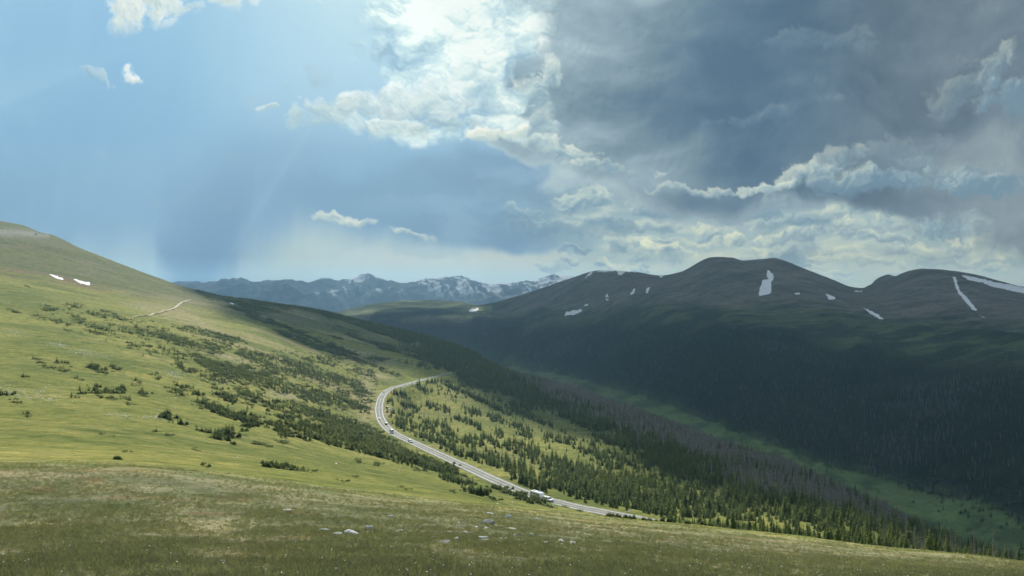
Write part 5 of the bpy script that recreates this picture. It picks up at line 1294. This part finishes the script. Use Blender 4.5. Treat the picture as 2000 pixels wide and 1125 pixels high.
def wheel(root, x, y, r=.36):
    t = bmobj('wheel', lambda bm: cyl(bm, r * .72, .20, x, y, r), M_GREYP, root)
    def ring(bm):
        res = bmesh.ops.create_cone(bm, cap_ends=False, segments=20, radius1=r, radius2=r, depth=.24, matrix=Matrix.Translation((x, y, r)) @ Matrix.Rotation(R(90), 4, 'X'))
        for s in (-.12, .12):
            o = [(x + math.cos(a) * r, y + s, r + math.sin(a) * r) for a in np.arange(20) * 6.2832 / 20]; i_ = [(x + math.cos(a) * r * .66, y + s, r + math.sin(a) * r * .66) for a in np.arange(20) * 6.2832 / 20]
            for k in range(20): j = (k + 1) % 20; quad(bm, [o[k], o[j], i_[j], i_[k]])
    bmobj('tyre', ring, M_TYRE, t)
    bmobj('rim', lambda bm: cyl(bm, r * .6, .215, x, y, r, 12), M_RIM, t)
# outlines run with the nose towards +x
STY = {
    'suv': dict(L=4.7, W=.93, body=[(-2.3, .35), (-2.35, .75), (-2.28, 1.02), (1.05, 1.04), (2.15, .92), (2.35, .72), (2.32, .35)], top=[(-2.2, 1.0), (-2.0, 1.62), (-1.7, 1.72), (.2, 1.72), (.45, 1.66), (1.15, 1.02)], wh=(-1.4, 1.45)),
    'hatch': dict(L=4.2, W=.88, body=[(-2.0, .32), (-2.08, .6), (-2.0, .9), (.95, .9), (1.9, .78), (2.1, .6), (2.08, .32)], top=[(-1.95, .88), (-1.55, 1.36), (-1.2, 1.46), (.1, 1.46), (.35, 1.4), (1.15, .88)], wh=(-1.3, 1.3)),
    'pickup': dict(L=5.8, W=.98, body=[(-2.9, .45), (-2.92, .8), (-2.88, 1.12), (1.35, 1.14), (2.6, 1.08), (2.85, .92), (2.86, .45)], top=[(-.62, 1.1), (-.5, 1.78), (-.3, 1.86), (.75, 1.86), (.95, 1.8), (1.6, 1.1)], wh=(-1.75, 1.85)),
    'van': dict(L=6.2, W=1.05, body=[(-3.1, .4), (-3.12, 1.2), (-3.1, 1.5), (1.9, 1.5), (2.7, 1.15), (3.05, .95), (3.08, .4)], top=[(-3.08, 1.45), (-3.02, 2.6), (-2.8, 2.75), (1.6, 2.75), (2.0, 2.55), (2.5, 1.3), (2.0, 1.46)], wh=(-2.0, 2.1)),
}
def make_car(name, style, mat, label, cat, roof=None):
    s = STY[style]; W = s['W']; root = bpy.data.objects.new(name, None); C.objects.link(root); tag(root, label, cat, None)
    b = s['body']; bmobj('body', lambda bm: prof(bm, b, [W * .96, W, W * .97, W * .97, W * .95, W * .93, W * .9]), mat, root, .05)
    t = s['top']; hw = [W * .95] + [W * .80] * (len(t) - 2) + [W * .95]
    bmobj('cabin', lambda bm: prof(bm, t, hw), roof or mat, root, .04)
    # side glass as bands set into the cabin, front and rear glass
    x0, z0 = t[0]; xr, zr = t[-3]; zt = max(q[1] for q in t); xf, zf = t[-1]; xa = t[1][0]
    def side(sg):
        def f(bm):
            zb = z0 + .08; zc = zt - .14; kb = (zb - z0) / (zt - z0); kc = (zc - z0) / (zt - z0)
            yb = W * (.95 - .15 * kb) + .012; yc = W * (.95 - .15 * kc) + .012
            n = 3 if style != 'pickup' else 2; A = np.linspace(xa + .08, (xr if style != 'van' else xf - .6) - .05, n + 1); 
            for i in range(n): 
                xe = A[i + 1] - .05; xt = xe - (.0 if i < n - 1 else .25) ; xb = xe + (.0 if i < n - 1 else .3)
                slab(bm, [(A[i] + .05 - (.1 if i == 0 else 0), sg * yb, zb), (xb, sg * yb, zb), (xt, sg * yc, zc), (A[i] + .05, sg * yc, zc)], (0, -sg * .03, 0))
        return f
    for sg in (-1, 1): bmobj('side_window', side(sg), M_GLASS, root)
    p0 = Vector((t[-2][0], 0, t[-2][1])); p1 = Vector((xf, 0, zf))
    if style == 'van': p0, p1 = Vector((2.0, 0, 2.55)), Vector((2.5, 0, 1.3))
    d = (p1 - p0); nrm = Vector((-d.z, 0, d.x)).normalized(); nrm = nrm if nrm.x > 0 else -nrm
    a = p0 + d * .1 + nrm * .02; c = p0 + d * .88 + nrm * .02
    bmobj('windscreen', lambda bm: slab(bm, [(a.x, -W * .7, a.z), (a.x, W * .7, a.z), (c.x, W * .82, c.z), (c.x, -W * .82, c.z)], -nrm * .04), M_GLASS, root)
    q0 = Vector((t[1][0], 0, t[1][1])); q1 = Vector((t[0][0], 0, t[0][1])); d = q1 - q0; n2 = Vector((-d.z, 0, d.x)).normalized(); n2 = n2 if n2.x < 0 else -n2
    a2 = q0 + d * .12 + n2 * .02; c2 = q0 + d * .7 + n2 * .02
    bmobj('rear_window', lambda bm: slab(bm, [(a2.x, -W * .68, a2.z), (a2.x, W * .68, a2.z), (c2.x, W * .75, c2.z), (c2.x, -W * .75, c2.z)], -n2 * .04), M_GLASS, root)
    xn = b[-2][0]; zn = b[-2][1]
    for sg in (-1, 1):
        bmobj('headlight', lambda bm: slab(bm, [(xn - .04, sg * W * .88, zn - .14), (xn - .04, sg * W * .55, zn - .14), (xn - .06, sg * W * .55, zn + .02), (xn - .06, sg * W * .88, zn + .02)], (.07, 0, 0)), M_LAMP, root)
        xb_ = b[1][0]; bmobj('tail_light', lambda bm: slab(bm, [(xb_ + .04, sg * W * .95, .7), (xb_ + .04, sg * W * .78, .7), (xb_ + .05, sg * W * .78, .95), (xb_ + .05, sg * W * .95, .95)], (-.07, 0, 0)), M_RED, root)
        for x in s['wh']: wheel(root, x, sg * (W - .1), .36 if style in ('suv', 'hatch') else .41)
    bmobj('bumper', lambda bm: slab(bm, [(b[-1][0] - .05, -W * .9, .36), (b[-1][0] - .05, W * .9, .36), (b[-1][0] - .05, W * .9, .55), (b[-1][0] - .05, -W * .9, .55)], (.14, 0, 0)), M_GREYP, root, .02)
    return root
def place_on_road(o, px, lane, towards, shift=0.0):
    q = 1000 + F * RL[:, 0] / RL[:, 1]; k = None
    ok = RL[:, 1] < 1200; py = HORIZON - RL[:, 2] / RL[:, 1] * F
    i = int(np.argmin((q - px[0]) ** 2 + (py - px[1]) ** 2 * 1.0))
    i = max(2, min(len(RL) - 3, i + int(shift / 2.5)))
    t = Vector(RL[i + 2] - RL[i - 2]).normalized(); n = Vector((-t.y, t.x, 0)).normalized()
    d = -t if towards else t
    pos = Vector(RL[i]) + n * lane
    X = d; Yv = Vector((0, 0, 1)).cross(X).normalized(); Z = X.cross(Yv)
    o.matrix_world = Matrix(((X.x, Yv.x, Z.x, pos.x), (X.y, Yv.y, Z.y, pos.y), (X.z, Yv.z, Z.z, pos.z + .02), (0, 0, 0, 1)))
    return i
# index grows away from the camera; n points to the left of the outbound direction (uphill side)
pk = make_car('pickup_truck', 'pickup', M_WHITE, 'white pickup with a white topper towing the travel trailer on the lower road', 'pickup truck')
def topper(bm): prof(bm, [(-2.86, 1.1), (-2.8, 1.72), (-2.6, 1.82), (-.75, 1.84), (-.70, 1.1)], [.94, .80, .78, .78, .94])
tp = bmobj('topper', topper, M_WHITE, pk, .04)
for sg in (-1, 1): bmobj('topper_window', lambda bm: slab(bm, [(-2.55, sg * .935, 1.24), (-1.0, sg * .935, 1.24), (-1.0, sg * .865, 1.62), (-2.5, sg * .865, 1.62)], (0, -sg * .04, 0)), M_GLASS, tp)
place_on_road(pk, (1076, 978), 1.5, True)
def make_trailer():
    root = bpy.data.objects.new('travel_trailer', None); C.objects.link(root); tag(root, 'white travel trailer hitched behind the white pickup', 'trailer')
    bmobj('body', lambda bm: prof(bm, [(-3.6, .55), (-3.65, 2.6), (-3.45, 2.8), (3.0, 2.8), (3.5, 2.35), (3.6, 1.3), (3.3, .55)], [1.2] * 7), M_WHITE, root, .08)
    for x in (-1.9, 1.3): bmobj('roof_unit', lambda bm: prof(bm, [(x - .6, 2.78), (x - .5, 3.12), (x + .35, 3.15), (x + .6, 2.95), (x + .6, 2.78)], [.45] * 5), M_WHITE, root, .05)
    for sg in (-1, 1):
        bmobj('stripe', lambda bm: slab(bm, [(-3.55, sg * 1.205, .62), (3.2, sg * 1.205, .62), (3.45, sg * 1.205, 1.15), (-3.6, sg * 1.205, 1.15)], (0, -sg * .03, 0)), M_GREYP, root)
        for x in (-2.9, -.9, 1.6): bmobj('window', lambda bm: slab(bm, [(x, sg * 1.21, 1.55), (x + 1.1, sg * 1.21, 1.55), (x + 1.1, sg * 1.21, 2.2), (x, sg * 1.21, 2.2)], (0, -sg * .04, 0)), M_GLASS, root)
        for x in (-.55, .3): wheel(root, x, sg * 1.08, .36)
    d = bmobj('door', lambda bm: slab(bm, [(.55, -1.215, .75), (1.25, -1.215, .75), (1.25, -1.215, 2.5), (.55, -1.215, 2.5)], (0, .03, 0)), M_GREYP, root)
    def hitch(bm):
        for y in (-.6, .6): slab(bm, [(3.2, y, .5), (4.9, y * .05, .5), (4.9, y * .05 + .06, .5), (3.2, y + .1, .5)], (0, 0, .12))
    bmobj('hitch', hitch, M_BLK, root)
    return root
tr = make_trailer(); place_on_road(tr, (1076, 978), 1.5, True, 7.6)
c = make_car('estate_car', 'hatch', M_WHITE, 'white car in the bend of the road ahead of the dark green one', 'car'); place_on_road(c, (739, 822), 1.45, True)
c = make_car('sport_utility_car', 'suv', M_DKG, 'dark green car just below the white car in the road bend', 'car', M_SILV); place_on_road(c, (746, 833), -1.4, False)
c = make_car('delivery_van', 'van', M_WHITE, 'tall white van on the road between the dark green car and the pickup', 'van'); place_on_road(c, (769, 845), 1.45, True)
c = make_car('utility_pickup', 'pickup', M_WHITE, 'white pickup with a dark load on the middle stretch of road', 'pickup truck'); 
bmobj('load', lambda bm: prof(bm, [(-2.75, 1.1), (-2.7, 1.7), (-2.0, 1.85), (-1.1, 1.6), (-.75, 1.1)], [.8] * 5), M_BLK, c, .08)
place_on_road(c, (806, 865), 1.45, True)
c = make_car('compact_car', 'hatch', M_WHITE, 'tiny white car farthest along the bend', 'car'); place_on_road(c, (748, 761.5), 1.45, True, 2)
c = make_car('parked_car', 'suv', M_BLK, 'dark car parked beside pale boulders inside the bend', 'car'); place_on_road(c, (742, 797), -7.0, False)
# far vehicles
def far_vehicle(name, style, px, py, lab, cat, dmin, rz):
    p = hit(px, py, dmin)[0]; c = make_car(name, style, M_WHITE, lab, cat); c.location = (p[0], p[1], p[2] + .1); c.rotation_euler = (0, 0, rz)
far_vehicle('camper_van', 'van', 71, 459, 'white camper van parked on the rocky road cut under the left summit', 'van', 700, .2)
far_vehicle('parked_van', 'van', 910, 719, 'white van among dark trees beyond the end of the visible road', 'van', 700, 1.2)

# ------------------------------------------------------------------ haze
def build_haze():
    x0, x1, y0, y1, z0, z1 = -22000, 22000, -800, 16600, -700, 430
    V = [(x, y, z) for z in (z0, z1) for y in (y0, y1) for x in (x0, x1)]
    Q = [(0, 2, 3, 1), (4, 5, 7, 6), (0, 1, 5, 4), (2, 6, 7, 3), (0, 4, 6, 2), (1, 3, 7, 5)]
    m = bpy.data.materials.new('haze'); m.use_nodes = True; nt = m.node_tree
    nt.nodes.remove(nt.nodes['Principled BSDF'])
    v = nt.nodes.new('ShaderNodeVolumePrincipled')
    v.inputs['Color'].default_value = (0.44, 0.74, 1.0, 1); v.inputs['Density'].default_value = HAZE; v.inputs['Anisotropy'].default_value = 0.5
    nt.links.new(v.outputs[0], nt.nodes['Material Output'].inputs['Volume'])
    o = link('haze', mesh_from('haze', V, Q, False), m); tag(o, 'thin blue haze filling the valley air', kind='stuff')
HAZE = 9.0e-5
build_haze()
